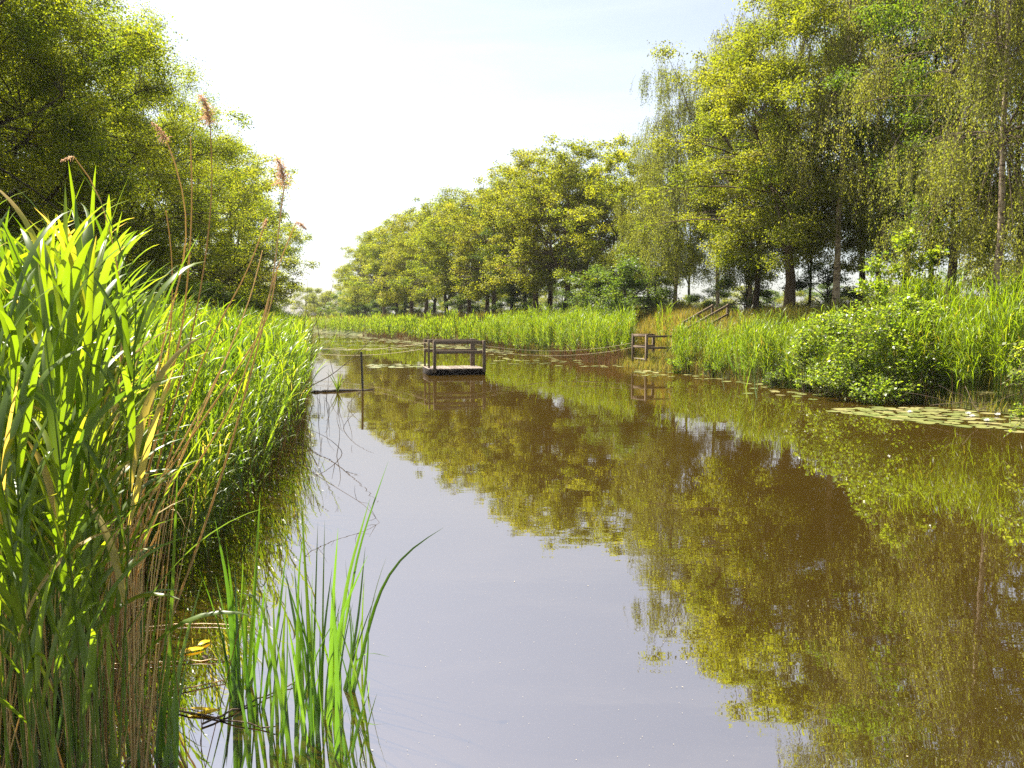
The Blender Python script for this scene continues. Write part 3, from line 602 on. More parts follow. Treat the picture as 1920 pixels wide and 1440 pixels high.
# ------------------------------------------------------------------ iris clumps
def iris(name, blades, label, seed, fill=0, wf=1.0, group='yellow flag irises in the near water', zoff=-.2):
    g = np.random.default_rng(seed); B = []
    for bl in blades: B.append((bl, g.uniform(.8, 1.25) * wf))
    base = on_z(*blades[0][0]); mb = MB()
    for bl, wf_ in B:
        f = on_z(*bl[0]); Y = f[1]; dY = g.normal(0, .10); n = len(bl)
        P = [f] + [at_y(a, b, Y + dY * (i + 1) / (n - 1)) for i, (a, b) in enumerate(bl[1:])]
        d = P[0] - P[1]; P = [P[0] + d / max(abs(d[2]), .05) * .22] + P
        Q = smooth_poly(P, 14); s = np.linspace(0, 1, 14); L = np.linalg.norm(Q[-1] - Q[0])
        W = .0185 * wf_ * min(1.3, .5 + L * .7) * np.interp(s, [0, .2, .55, .85, 1], [.95, 1, .85, .45, .03])
        a = g.normal(.0, .45); sd = np.array([math.cos(a), math.sin(a), 0]); T = norm(np.gradient(Q, axis=0)); sd = norm(sd - T * (T @ sd)[:, None])
        ribbon(mb, Q - base, W, sd, float(np.clip(g.normal(.5, .22), 0, 1)), .10)
    for i in range(fill):
        b = blades[g.integers(len(blades))][0]; f = on_z(b[0] + g.normal(0, 22), b[1] + g.normal(0, 22)); h = g.uniform(.25, .85); k = np.linspace(-.2, 1, 10)[:, None]
        ld = np.array([g.normal(.03, .13), g.normal(0, .10), 1.]); Q = f + ld * k * h + np.array([g.normal(0, .1), g.normal(0, .05), 0]) * np.clip(k, 0, 1) ** 2 * h
        W = .0165 * g.uniform(.7, 1.2) * wf * np.interp(k[:, 0], [-.2, .3, .8, 1], [1, .95, .5, .03]); a = g.normal(0, .8); sd = np.array([math.cos(a), math.sin(a), 0])
        ribbon(mb, Q - base, W, sd, float(np.clip(g.normal(.45, .22), 0, 1)), .10)
    o = mb.build(name, M_IRIS); o.location = base
    return tag(o, label, 'iris', group)
iris('water_iris', [[(466, 1281), (478, 1100), (488, 921)], [(441, 1324), (430, 1109), (403, 974)], [(455, 1306), (460, 1180), (457, 1068)], [(434, 1306), (424, 1240), (416, 1171)], [(448, 1301), (440, 1150), (423, 1015)], [(450, 1318), (445, 1180), (440, 1060)], [(470, 1285), (490, 1170), (497, 1090)]],
     'slim iris tuft left of the main iris clump, with one very straight tall blade', 1, 16)
iris('water_iris', [[(493, 1328), (520, 1180), (537, 1033)], [(546, 1422), (515, 1250), (493, 1130), (478, 1098), (450, 1100), (424, 1120)], [(596, 1391), (578, 1153), (564, 921)], [(582, 1368), (576, 1150), (569, 988)], [(618, 1360), (622, 1150), (634, 990)], [(623, 1324), (649, 1091), (694, 934)],
     [(529, 1391), (530, 1230), (537, 1091)], [(555, 1400), (560, 1055), (572, 985)], [(596, 1377), (608, 1180), (623, 1064)], [(632, 1422), (632, 1243), (621, 1091)], [(605, 1355), (606, 1130), (609, 974)], [(587, 1288), (592, 1120), (596, 979)], [(520, 1355), (515, 1220), (512, 1109)],
     [(570, 1380), (560, 1200), (535, 1070)], [(610, 1340), (640, 1150), (690, 1040)], [(540, 1395), (532, 1280), (515, 1180)], [(600, 1400), (585, 1230), (545, 1110)]],
     'dense middle iris clump with the most blades, standing in open water', 2, 46)
iris('water_iris', [[(627, 1288), (672, 1028), (705, 930), (728, 865)], [(649, 1297), (672, 1158), (685, 1024)], [(663, 1297), (690, 1180), (717, 1091), (761, 1033), (832, 989)], [(658, 1288), (668, 1232), (690, 1220), (730, 1232)], [(645, 1292), (664, 1220), (681, 1158)], [(655, 1296), (660, 1200), (652, 1120)]],
     'iris tuft right of the main clump, one wide blade and one arching far right', 3, 9, .85)
iris('water_iris', [[(690, 1306), (691, 1290), (693, 1274)]], 'single tiny iris tip just breaking the water right of the clump', 4, 0, .8)
iris('water_iris', [[(215, 1438), (205, 1260), (197, 1091)], [(255, 1438), (240, 1270), (235, 1127)], [(251, 1337), (262, 1200), (273, 1109)], [(264, 1330), (270, 1180), (280, 1055)], [(269, 1320), (290, 1180), (309, 1064)], [(240, 1400), (232, 1260), (228, 1180)], [(275, 1410), (262, 1300), (240, 1200)]],
     'iris tuft at the foot of the dry stalks, blades half in shade', 5, 5)
iris('water_iris', [[(309, 1438), (340, 1225), (381, 1082)], [(300, 1420), (318, 1230), (334, 862)], [(296, 1400), (310, 1220), (318, 1064)], [(330, 1438), (318, 1330), (312, 1270)], [(320, 1430), (332, 1330), (352, 1230)], [(310, 1425), (300, 1300), (296, 1200)]],
     'iris tuft between the dry stalks and the slim tuft, with one very tall thin blade', 6, 4)
iris('water_iris', [[(100, 1439), (122, 1300), (150, 1180)], [(70, 1438), (60, 1300), (30, 1200)], [(150, 1438), (180, 1330), (210, 1260)], [(130, 1439), (120, 1250), (100, 1110)]],
     'low iris blades among the reed stems at the lower left corner', 7, 4)
# the bright tuft on the far side
iris('water_iris', [[(1385, 712), (1378, 660), (1372, 620)], [(1392, 712), (1390, 665), (1386, 628)], [(1400, 712), (1402, 660), (1408, 622)], [(1396, 714), (1398, 670), (1396, 640)], [(1380, 711), (1370, 680), (1362, 655)], [(1408, 713), (1412, 670), (1416, 640)]],
     'bright iris tuft at the edge of the right bank reeds', 8, 14, 2.6, 'irises at the right bank')

# ------------------------------------------------------------------ floating platform
th = R(13); c_, s_ = math.cos(th), math.sin(th)
fl = on_z(803, 704)
o = empty('floating_platform', (fl[0], fl[1], 0), th)
tag(o, 'floating wooden platform with rails on two sides in mid channel', 'platform')
LW, DW, ZD = 2.28, 1.9, .25
mb = MB(); nb = 19; bw = LW / nb
for i in range(nb): box(mb, i * bw + .014, (i + 1) * bw - .014, -.03, DW + .03, ZD - .028, ZD + G.uniform(-.003, .003), G.uniform(0, 1))
mb.build('deck', M_DECK, o, False)
mb = MB(); box(mb, 0, LW, 0, .06, -.12, ZD - .031); box(mb, 0, LW, DW - .06, DW, -.12, ZD - .031); box(mb, 0, .06, .062, DW - .062, -.12, ZD - .031); box(mb, LW - .06, LW, .062, DW - .062, -.12, ZD - .031)
mb.build('float_frame', M_SHADEBEAM, o, False)
ZT = 1.36
def post(x, y, w, d, z1, par, m=M_WOOD, z0=.1):
    q = MB(); box(q, x - w / 2, x + w / 2, y - d / 2, y + d / 2, z0, z1, G.uniform(0, 1), None, .008); return q.build('post', m, par, False)
pf = [post(.25, -.05, .115, .10, ZT, o)]; post(.13, .80, .075, .075, ZT + .02, o); post(.08, DW - .1, .075, .075, ZT + .03, o)
pf.append(post(LW - .06, -.05, .115, .10, ZT, o)); post(LW - .20, DW - .10, .19, .11, ZT + .03, o, M_WOODX)
for (y, z) in ((.03, ZT - .07), (.03, .90), (DW - .17, ZT - .06), (DW - .17, .90)):
    q = MB(); beam(q, (.20 if y < 1 else .05, y, z), (LW - .02, y, z), .05, .125, G.uniform(0, 1)); q.build('rail', M_WOODX, o, False)
for q_, x_ in zip(pf, (.25, LW - .06)):
    for z_ in (.16, ZT - .07, .90):
        q = MB(); tubes(q, np.array([[x_, -.098, z_], [x_, -.112, z_]]), np.array([.017, .015]), 8); caps(q, np.array([x_, -.112, z_]), .015, (0, -1, 0)); q.build('bolt', M_STEEL, q_)
PLAT = o

# ------------------------------------------------------------------ landing at the right bank with its gate rails
dv = np.array([-.255, .967, 0]); nv = np.array([.967, .255, 0])
c0 = on_z(1212, 690); 
o = empty('wooden_landing', (c0[0], c0[1], 0), math.atan2(nv[1], nv[0]))   # local x: towards the bank, local y: along the canal
tag(o, 'wooden landing stage with post and rail gate in the reed gap', 'landing stage')
mb = MB(); nb = 9
for i in range(nb): box(mb, -.04, 2.3, i * .155 + .006, (i + 1) * .155 - .006, .36, .40 + G.uniform(-.002, .002), G.uniform(0, 1))
mb.build('deck', M_DECK, o, False)
mb = MB(); box(mb, 0, .05, .0, 1.39, -.15, .357); mb.build('fascia', M_PINK, o, False)
mb = MB(); box(mb, .053, 2.2, 0, .05, .15, .357); box(mb, .053, 2.2, 1.34, 1.39, .15, .357); mb.build('side_beam', M_WOOD, o, False)
for (x, y, z1) in ((-.03, -.05, 1.52), (-.03, 1.44, 1.52), (1.25, -.05, 1.5), (1.0, 1.44, 1.5)): post(x, y, .11, .11, z1, o, M_WOOD, -.4)
for z in (1.45, .93):
    q = MB(); beam(q, (-.03, .01, z), (-.03, 1.38, z), .05, .10, .6); q.build('rail', M_WOOD, o, False)
    q = MB(); beam(q, (.03, -.03, z - .03), (1.25, -.03, z - .03), .045, .10, .5); q.build('rail', M_WOODX, o, False)
    q = MB(); beam(q, (.03, 1.42, z + .02), (1.0, 1.42, z + .02), .045, .10, .5); q.build('rail', M_WOODX, o, False)
q = MB(); beam(q, (.75, -.09, .40), (1.02, -.09, .85), .04, .07, .4); q.build('brace', M_WOODX, o, False)
LAND = o

# stairs up the dyke with two handrails
g0 = c0 + nv * 1.6 + dv * .2
o = empty('dyke_stairs', (0, 0, 0)); tag(o, 'wooden steps up the dyke with two sloping handrails', 'stairs')
top1, top2 = at_y(1337, 573, 38.6), at_y(1366, 572, 37.4)
bot1, bot2 = at_y(1282, 604, 37.8), at_y(1286, 617, 36.6)
for a, b in ((bot1, top1), (bot2, top2)):
    q = MB(); beam(q, a, b, .06, .11, .5); q.build('handrail', M_WOODX, o, False)
    q = MB(); beam(q, a - (0, 0, .42), b - (0, 0, .42), .04, .09, .4); q.build('lower_rail', M_WOODX, o, False)
    for p_ in (a, (a + b) / 2, b):
        zb = float(gz(p_[0], p_[1])) - .3; q = MB(); beam(q, (p_[0], p_[1] + .1, zb), (p_[0], p_[1] + .1, p_[2] + .06), .11, .11, .5, .008); q.build('post', M_WOOD, o, False)
for i in range(9):
    t = i / 8; a = bot1 * (1 - t) + top1 * t; b = bot2 * (1 - t) + top2 * t; z = (a[2] + b[2]) / 2 - .95
    q = MB(); q_a, q_b = np.array([a[0], a[1], z]), np.array([b[0], b[1], z]); beam(q, q_a, q_b, .34, .05, G.uniform(0, 1)); q.build('step', M_DECK, o, False)

# ropes
def rope(a, b, sag, label, k=22, r=.011):
    t = np.linspace(0, 1, k); a = np.asarray(a, float); b = np.asarray(b, float)
    P = a + (b - a) * t[:, None]; P[:, 2] -= sag * 4 * t * (1 - t)
    mb = MB(); tubes(mb, P - a, np.full(k, r), 6); o = mb.build('rope', M_ROPE); o.location = a
    return tag(o, label, 'rope', 'ropes spanning the channel')
def pl(x, y, z): return np.array([fl[0] + c_ * x - s_ * y, fl[1] + s_ * x + c_ * y, z])
def ld(x, y, z): return np.array([c0[0], c0[1], 0]) + nv * x + dv * y + np.array([0, 0, z])
lx = float(xl(37)); rope((lx - .3, 37, 1.0), pl(.13, .76, 1.28), .28, 'upper rope from the left reeds to the floating platform')
rope((lx - .3, 36.4, .75), pl(.13, .76, 1.05), .28, 'lower rope from the left reeds to the floating platform')
rope(pl(LW - .05, DW - .14, 1.14), ld(-.03, 1.47, 1.10), .33, 'upper rope from the platform to the landing')
rope(pl(LW - .05, DW - .14, .94), ld(-.03, 1.47, .88), .33, 'lower rope from the platform to the landing')

# steel post, log, twigs
f = on_z(680, 733); o = MB(); tubes(o, np.array([[0, 0, -.8], [0.0, 0, 0], [-.012, 0, .6], [-.025, 0, 1.2]]), np.full(4, .034), 10); caps(o, np.array([-.025, 0, 1.2]), .034, (0, 0, 1), 10)
o = o.build('mooring_post', M_STEEL); o.location = f; tag(o, 'thin dark post standing in the water beside the floating log', 'post')
a, b = on_z(582, 736), on_z(700, 731); k = np.linspace(0, 1, 14)[:, None]; P = (b - a) * k + np.array([0, 0, .01]) + G.normal(0, .012, (14, 3))
o = MB(); tubes(o, P, .055 * np.interp(k[:, 0], [0, .1, .6, 1], [.3, 1, .9, .25]), 9); o = o.build('floating_log', M_LOG); o.location = a; tag(o, 'dark driftwood log floating between the left reeds and the thin post', 'log')
o = MB()                                                   # sprig growing on the log
f = on_z(633, 735); 
for i in range(7):
    h = G.uniform(.25, .85); t = np.linspace(0, 1, 6)[:, None]; Q = np.array([G.normal(.1, .25), 0, 1]) * t * h + np.array([G.normal(0, .2), 0, -.1]) * t ** 2 * h
    ribbon(o, Q, .035 * np.array([.6, 1, 1, .8, .5, .05]), np.array([.8, .6, 0]), G.uniform(.3, .9), .1)
o = o.build('reed_sprig', M_REED); o.location = f; tag(o, 'small green reed sprig rising beside the floating log', 'reed')
def stem_px(pts, d, r, label, name, cat, group=None, m=M_TWIG, d1=None, twigs=0):
    n = len(pts); P = [at_y(a, b, d + ((d1 or d) - d) * i / (n - 1)) for i, (a, b) in enumerate(pts)]
    Q = smooth_poly(P, 18); base = Q[0].copy(); mb = MB(); tubes(mb, Q - base, r * np.linspace(1, .35, 18), 5)
    for i in range(twigs):
        s = Q[G.integers(5, 17)] - base; e = s + np.array([G.normal(0, .14), G.normal(0, .1), G.normal(.05, .12)]) * d / 12
        tubes(mb, np.stack([s, (s + e) / 2 + G.normal(0, .01, 3), e]), np.array([r * .5, r * .4, r * .2]), 4)
    o = mb.build(name, m); o.location = base; return tag(o, label, cat, group)
stem_px([(540, 745), (620, 705), (660, 672), (705, 628)], 17, .014, 'long dead branch leaning from the left reeds over the channel', 'dead_branch', 'branch', twigs=3)
stem_px([(575, 640), (600, 590), (622, 545), (626, 522)], 22, .012, 'dark bent reed stalk against the bright sky at the channel end', 'bare_stalk', 'stalk', 'bare stalks against the sky at the left bank', twigs=2)
stem_px([(568, 640), (574, 580), (576, 545), (577, 522)], 22, .010, 'straight bare stalk left of the bent one against the sky', 'bare_stalk', 'stalk', 'bare stalks against the sky at the left bank')
stem_px([(600, 640), (592, 590), (587, 560), (584, 538)], 24, .009, 'short thin bare stalk between the straight and the bent one', 'bare_stalk', 'stalk', 'bare stalks against the sky at the left bank')
for i in range(22):
    y = rg.uniform(10.5, 21); x = float(xl(y)) + rg.uniform(.15, 1.6); h = rg.uniform(.3, 1.1); t = np.linspace(0, 1, 8)[:, None]
    Q = np.array([rg.gauss(.0, .3), rg.gauss(0, .2), 1]) * t * h + np.array([rg.gauss(0, .35), 0, -.15]) * t ** 2.5 * h; Q[0, 2] -= .1
    mb = MB(); tubes(mb, Q, .006 * np.linspace(1, .4, 8), 4); o = mb.build('bare_stalk', M_TWIG); o.location = (x, y, -.02)
    tag(o, 'thin dark stem standing in the bright water off the left reeds', 'stalk', 'thin stems in the bright water')
# bent stem trailing over the water, with seeds
stem_px([(585, 760), (560, 870), (640, 920), (690, 950), (715, 985)], 9.0, .005, 'thin seeded twig hanging over the bright water left of mid channel', 'hanging_twig', 'twig', d1=8.2, twigs=10)
stem_px([(560, 830), (600, 850), (655, 865), (660, 835)], 13.0, .007, 'snapped reed stem folded over in the bright water', 'snapped_stem', 'reed stem', twigs=5)

# floating litter in the near left water
def flat_stem(a, b, r, label, group='fallen stalks floating in the near left water', m=M_DRY, z=.012, bend=.0):
    A, B = on_z(*a), on_z(*b); k = np.linspace(0, 1, 12)[:, None]; P = (B - A) * k + np.array([0, 0, z]) + np.array([0, 1, 0]) * bend * 4 * k * (1 - k) + G.normal(0, .004, (12, 3))
    mb = MB(); tubes(mb, P, r * np.linspace(1, .6, 12), 6, G.uniform(.2, .9)); o = mb.build('fallen_stalk', m); o.location = A
    return tag(o, label, 'fallen reed', group)
flat_stem((180, 1250), (420, 1240), .006, 'long straw stalk lying flat, level with the yellow leaf pair')
flat_stem((190, 1190), (470, 1178), .005, 'gently bowed stalk floating farthest back, behind the brown leaves', bend=.1)
flat_stem((225, 1320), (440, 1275), .006, 'stalk floating slantwise below the level straw stalk')
flat_stem((270, 1325), (515, 1370), .006, 'dark stalk running from the yellow leaf to under the middle irises', m=M_TWIG)
flat_stem((380, 1362), (560, 1280), .006, 'brown stalk slanting up through the iris clump', m=M_TWIG)
flat_stem((240, 1310), (400, 1345), .004, 'thin reddish stem between the slanting stalk and the yellow leaf', m=M_RUST)
flat_stem((200, 1165), (330, 1110), .005, 'short stalk slanting up among the dry reeds')
flat_stem((40, 1390), (110, 1440), .007, 'short thick stalk in the lower left corner')
flat_stem((230, 1440), (310, 1360), .005, 'pale stalk slanting up between two iris tufts')
flat_stem((60, 1180), (190, 1290), .006, 'pale stalk lying against the reed stems at the left')
def float_leaf(px, py, L, W, rz, label, m=M_YELLOW, two=False):
    f = on_z(px, py); mb = MB(); k = np.linspace(-.5, .5, 9)
    for s in ((0,) if not two else (-1, 1)):
        P = np.stack([k * L, .35 * W * s + .18 * L * k ** 2 * s, .012 + .012 * np.cos(k * 3 + s)], 1); ribbon(mb, P, W * np.sqrt(np.clip(1 - (2 * k) ** 2, .01, 1)) * (.6 if two else 1), np.array([0, 1., .1]), G.uniform(.2, .9), .12)
    o = mb.build('floating_leaf', m); o.location = f; o.rotation_euler = (0, 0, rz); return tag(o, label, 'leaf', 'fallen leaves in the near left water')
float_leaf(382, 1337, .16, .055, .12, 'bright yellow leaf pair floating left of the irises', two=True)
float_leaf(360, 1222, .15, .05, .5, 'yellow brown leaf floating farther back, left of its dull neighbour')
float_leaf(383, 1208, .09, .045, 1.0, 'small ochre leaf touching the yellow brown one')
float_leaf(322, 1285, .06, .03, 1.4, 'small pale leaf remnant by the slanting stalk', M_DRY)
float_leaf(385, 1235, .07, .04, 2.2, 'grey curled leaf beside the ochre one', M_TWIG)

# pollen and seed specks drifting on the surface
mb = MB(); n = 420
pxs = G.uniform(560, 1900, n); pys = 820 + 620 * G.uniform(0, 1, n) ** .8
pos = np.array([on_z(a, b, .004) for a, b in zip(pxs, pys)]); a = G.uniform(0, 6.28, n); s = G.uniform(.0014, .0034, n) * np.where(G.uniform(0, 1, n) > .96, 2.2, 1)
for i in range(4): pass
q = np.stack([np.cos(a), np.sin(a), 0 * a], 1) * s[:, None]; q2 = np.stack([-np.sin(a), np.cos(a), 0 * a], 1) * (s * .6)[:, None]
V = np.stack([pos - q, pos + q2, pos + q, pos - q2], 1).reshape(-1, 3); mb.add(V, np.arange(4 * n).reshape(-1, 4)); tag(mb.build('pollen_specks', M_SPECK, smooth=False), 'pale seed and pollen specks drifting on the open water', 'specks', kind='stuff')

# ------------------------------------------------------------------ water lilies
def pad_mesh(seed):
    g = np.random.default_rng(seed); m = 15; a = np.linspace(.22, 2 * PI - .22, m); r = 1 + .04 * np.sin(3 * a + g.uniform(0, 6)) + .02 * g.normal(0, 1, m)
    mb = MB(); inner = np.stack([.5 * r * np.cos(a), .5 * r * np.sin(a), .004 + 0 * a], 1); outer = np.stack([r * np.cos(a), r * np.sin(a), .012 + .045 * np.clip(np.sin(2 * a + g.uniform(0, 6)) * g.uniform(.2, 1), -.1, 1)], 1)
    c = np.array([[0.05, 0, .002]]); V = np.concatenate([c, inner, outer]); F = []
    for i in range(m - 1): F.append([1 + i, 1 + i + m, 2 + i + m, 2 + i])
    for i in range(0, m - 1, 2): F.append([0, 1 + i, 2 + i, 3 + i])
    mb.add(V, F, g.uniform(.3, .7)); return mb.mesh('lily pad', M_PAD)
pads = [pad_mesh(i) for i in range(6)]
taken = []
def scatter_pads(n, region, r0, r1, label, group, tries=60):
    """region: pixel box plus a test; the pads lie on the water"""
    for i in range(n):
        for _ in range(tries):
            px, py = region(); p = on_z(px, py); r = rg.uniform(r0, r1)
            if all((p[0] - q[0]) ** 2 + (p[1] - q[1]) ** 2 > (.72 * (r + q[2])) ** 2 for q in taken): break
        else: continue
        taken.append((p[0], p[1], r))
        o = obj('lily_pad', pads[rg.randrange(6)]); o.location = (p[0], p[1], .006 + rg.uniform(0, .006)); o.rotation_euler = (rg.gauss(0, .02), rg.gauss(0, .02), rg.uniform(0, 6.28)); o.scale = (r, r, r)
        tag(o, label, 'lily pad', group)
def reg(x0, x1, f0, f1):
    def f():
        x = rg.uniform(x0, x1); t = (x - x0) / (x1 - x0); return x, rg.uniform(f0[0] + (f0[1] - f0[0]) * t, f1[0] + (f1[1] - f1[0]) * t)
    return f
scatter_pads(90, reg(1625, 1925, (764, 766), (782, 814)), .13, .21, 'yellow green pad in the lily raft before the right edge reeds', 'lily pads of the near raft')
scatter_pads(10, reg(1560, 1680, (764, 768), (774, 785)), .12, .18, 'yellow green pad at the loose left tip of the near raft', 'lily pads at the tip of the near raft')
scatter_pads(40, reg(1400, 1680, (712, 742), (738, 764)), .12, .18, 'lily pad scattered below the bramble on the right bank', 'lily pads below the bramble')
scatter_pads(48, reg(1185, 1420, (694, 704), (703, 720)), .12, .18, 'lily pad in the strip before the landing reeds', 'lily pads before the landing')
scatter_pads(62, reg(915, 1190, (662, 676), (684, 690)), .14, .22, 'lily pad between the floating platform and the reeds', 'lily pads behind the platform')
scatter_pads(42, reg(690, 800, (683, 683), (690, 690)), .14, .22, 'pale lily pad in the glaring patch left of the platform', 'lily pads left of the platform')
mb = MB(); pd_ = []
for k in range(900):
    c = rg.random()
    if c < .35: px, py = rg.uniform(600, 760), rg.uniform(624, 634)
    elif c < .75: px = rg.uniform(680, 960); py = 631 + (px - 680) * .098 + abs(rg.gauss(0, 3.2))
    else: px, py = rg.uniform(600, 900), rg.choice([640, 648, 655]) + rg.gauss(0, 1.3)
    p = on_z(px, py)
    if p[0] > xr(p[1]) - .2 or p[0] < xl(p[1]) + .3: continue
    pd_.append(p)
P = np.array(pd_); n = len(P); m = 8; a = np.arange(m) * 2 * PI / m; r = G.uniform(.16, .30, n)
V = P[:, None] + np.stack([np.cos(a), np.sin(a), 0 * a], 1)[None] * r[:, None, None] + np.array([0, 0, .012])
F = (np.array([[0, 1, 2, 3], [0, 3, 4, 7], [7, 4, 5, 6]])[None] + (np.arange(n) * m)[:, None, None]).reshape(-1, 4)
mb.add(V.reshape(-1, 3), F, np.repeat(G.uniform(.2, .9, n), m)); tag(mb.build('lily_pads', M_PAD, smooth=False), 'thin pale strips of lily pads far down the channel', 'lily pads', kind='stuff')
def lily(px, py, label):
    f = on_z(px, py); o = empty('water_lily', (f[0], f[1], .015), rg.uniform(0, 6)); tag(o, label, 'water lily', 'white water lilies')
    for ring, (n, L, el) in enumerate(((8, .075, .35), (7, .06, .8), (5, .045, 1.2))):
        mb = MB()
        for i in range(n):
            a = i * 2 * PI / n + ring * .4; d = np.array([math.cos(a) * math.cos(el), math.sin(a) * math.cos(el), math.sin(el)]); k = np.linspace(0, 1, 5)[:, None]
            ribbon(mb, d * k * L + np.array([0, 0, .02]) * k * k, .03 * np.array([.4, .9, 1, .7, .1]), np.array([-math.sin(a), math.cos(a), 0]), .5, .15)
        mb.build('petals', M_PETAL, o)
    mb = MB(); tubes(mb, np.array([[0, 0, 0], [0, 0, .025]]), np.array([.014, .010]), 8); caps(mb, np.array([0, 0, .025]), .010, (0, 0, 1)); mb.build('flower_heart', M_YELLOW, o)
for px, py, lb in ((1822, 783, 'white water lily in the middle of the near raft'), (1850, 791, 'white water lily at the water side of the near raft'), (1815, 778, 'half open white water lily at the back of the near raft'), (1870, 780, 'white water lily nearest the right picture edge'), (1705, 775, 'white water lily at the left of the near raft')): lily(px, py, lb)

# ------------------------------------------------------------------ shrubs of the right bank
def shrub(name, boxes, per, leaf, m, label, cat, stems=16, seed=0, flat=1.0, group=None, root=None):
    """boxes: (x,y,z,rx,ry,rz) lobes of leaf sprays in world coordinates"""
    g = np.random.default_rng(seed); b0 = np.array([boxes[0][0], boxes[0][1], float(gz(boxes[0][0], boxes[0][1]))]); b0[2] = max(b0[2], 0)
    o = empty(name, b0); tag(o, label, cat, group); st, cr = MB(), MB()
    for (x, y, z, rx, ry, rz_) in boxes:
        c = np.array([x, y, z]) - b0; ns = int(per / 9); d = norm(g.normal(0, 1, (ns, 3))); tip = c + d * (g.uniform(.25, 1, ns) ** .45)[:, None] * np.array([rx, ry, rz_]); tip[:, 2] = np.maximum(tip[:, 2], .05 - b0[2])
        L = g.uniform(.25, .6, ns); dr_ = norm(d * np.array([1, 1, .5]) + np.array([0, 0, .35]) + g.normal(0, .4, (ns, 3))); s0 = tip - dr_ * L[:, None]
        q = (np.arange(9) + .5) / 9; p = s0[:, None] + (dr_ * L[:, None])[:, None] * q[None, :, None]; tn = np.repeat(g.normal(.45, .16, ns), 9)
        n = ns * 9; sd = norm(np.cross(np.repeat(dr_, 9, 0), g.normal(0, .4, (n, 3)) + np.array([0, 0, 1]))) * np.tile([1, -1, 1, -1, 1, -1, 1, -1, .2], ns)[:, None]
        ax = norm(np.repeat(dr_, 9, 0) * .6 + sd * .9 + g.normal(0, .25, (n, 3))); nr = norm(g.normal(0, .5, (n, 3)) + np.array([0, 0, 1.]))
        ln = g.uniform(.7, 1.3, n) * leaf; leaf_quads(cr, p.reshape(-1, 3), ax, nr, ln, ln * .68, np.clip(tn + g.normal(0, .12, n), 0, 1))
        tubes(st, np.stack([s0, (s0 + tip) / 2, tip], 1), np.broadcast_to([.006, .004, .002], (ns, 3)), 3)
        k = max(3, stems // len(boxes)); e = c + norm(g.normal(0, 1, (k, 3))) * np.array([rx, ry, rz_]) * .6; s = np.array([x, y, 0]) - b0 + g.normal(0, .15, (k, 3)) * [1, 1, 0]; s[:, 2] = gz(s[:, 0] + b0[0], s[:, 1] + b0[1]) - b0[2] - .1
        if root is not None: s = np.array(root) - b0 + g.normal(0, .1, (k, 3)) * [1, 1, 0]
        tubes(st, np.stack([s, s * .6 + e * .4 + g.normal(0, .06, (k, 3)), e], 1), np.broadcast_to([.014, .010, .005], (k, 3)), 5)
    st.build('stems', M_TWIG, o); cr.build('foliage', m, o, False); return o
def lobe(px, py, Y, rpx, rpy, ry=.8): p = at_y(px, py, Y); k = Y / F_PX; return (p[0], p[1], p[2], rpx * k, ry, rpy * k)
shrub('bramble_bush', [lobe(1610, 645, 21, 62, 55), lobe(1640, 595, 21.5, 70, 40), lobe(1690, 665, 20.6, 70, 72), lobe(1580, 695, 21, 70, 38), lobe(1660, 728, 20, 75, 30), lobe(1555, 612, 22.5, 52, 36), lobe(1510, 650, 23, 36, 40), lobe(1735, 605, 21, 48, 50), lobe(1750, 690, 20.3, 40, 52), lobe(1700, 570, 22, 50, 26)], 1350, .085, M_BRIGHT,
      'large tangled bramble with shiny leaves spilling to the water', 'bush', 26, 1)
shrub('waterside_shrub', [lobe(1545, 712, 22, 45, 16, .5), lobe(1600, 722, 21, 45, 14, .5), lobe(1510, 716, 23.5, 24, 14, .4)], 550, .085, M_BRIGHT, 'low bright shrub trailing on the water at the bramble foot', 'bush', 10, 2)
shrub('waterside_shrub', [lobe(1450, 708, 24.8, 22, 18, .4), lobe(1475, 695, 25, 22, 22, .4)], 450, .08, M_BUSH, 'small dark shrub between the iris tuft and the bramble', 'bush', 8, 3)
for k_, (px, py, Y, a, b_) in enumerate([(1275, 682, 31.5, 30, 16), (1340, 690, 29.5, 34, 18), (1145, 668, 40, 26, 14), (1060, 655, 46, 26, 14), (985, 648, 52, 26, 12), (930, 642, 58, 24, 11)]):
    shrub('waterside_shrub', [lobe(px, py, Y, a, b_, .35), lobe(px + a * .6, py + 3, Y, a * .6, b_ * .7, .3)], 260, .085 + .001 * Y, M_BUSH if k_ % 2 else M_BRIGHT, ['leafy shrub at the water just right of the landing', 'leafy shrub at the water midway between the landing and the iris tuft', 'leafy shrub at the reed foot left of the landing', 'leafy shrub at the reed foot, second left of the landing', 'leafy shrub at the reed foot right of the platform', 'leafy shrub seen just beside the right platform rail'][k_], 'bush', 6, 20 + k_, group='shrubs at the foot of the right reeds')
shrub('alder_sprig', [lobe(1915, 655, 13.5, 22, 14, .25), lobe(1915, 700, 13.2, 22, 14, .25), lobe(1918, 770, 13, 22, 20, .25)], 130, .075, M_BRIGHT, 'pale green alder sprigs poking in at the right picture edge', 'shrub', 5, 4, root=(13.6, 13.6, .1))
shrub('alder_sapling', [lobe(1700, 450, 24, 34, 26, .5), lobe(1660, 500, 24, 45, 30, .6), lobe(1715, 505, 24, 50, 32, .6), lobe(1640, 540, 23.5, 45, 26, .6), lobe(1720, 550, 23.5, 55, 30, .6), lobe(1755, 480, 24, 20, 20, .4)], 520, .11, M_BRIGHT, 'light green sapling rising above the bramble before dark trunks', 'tree', 14, 5)
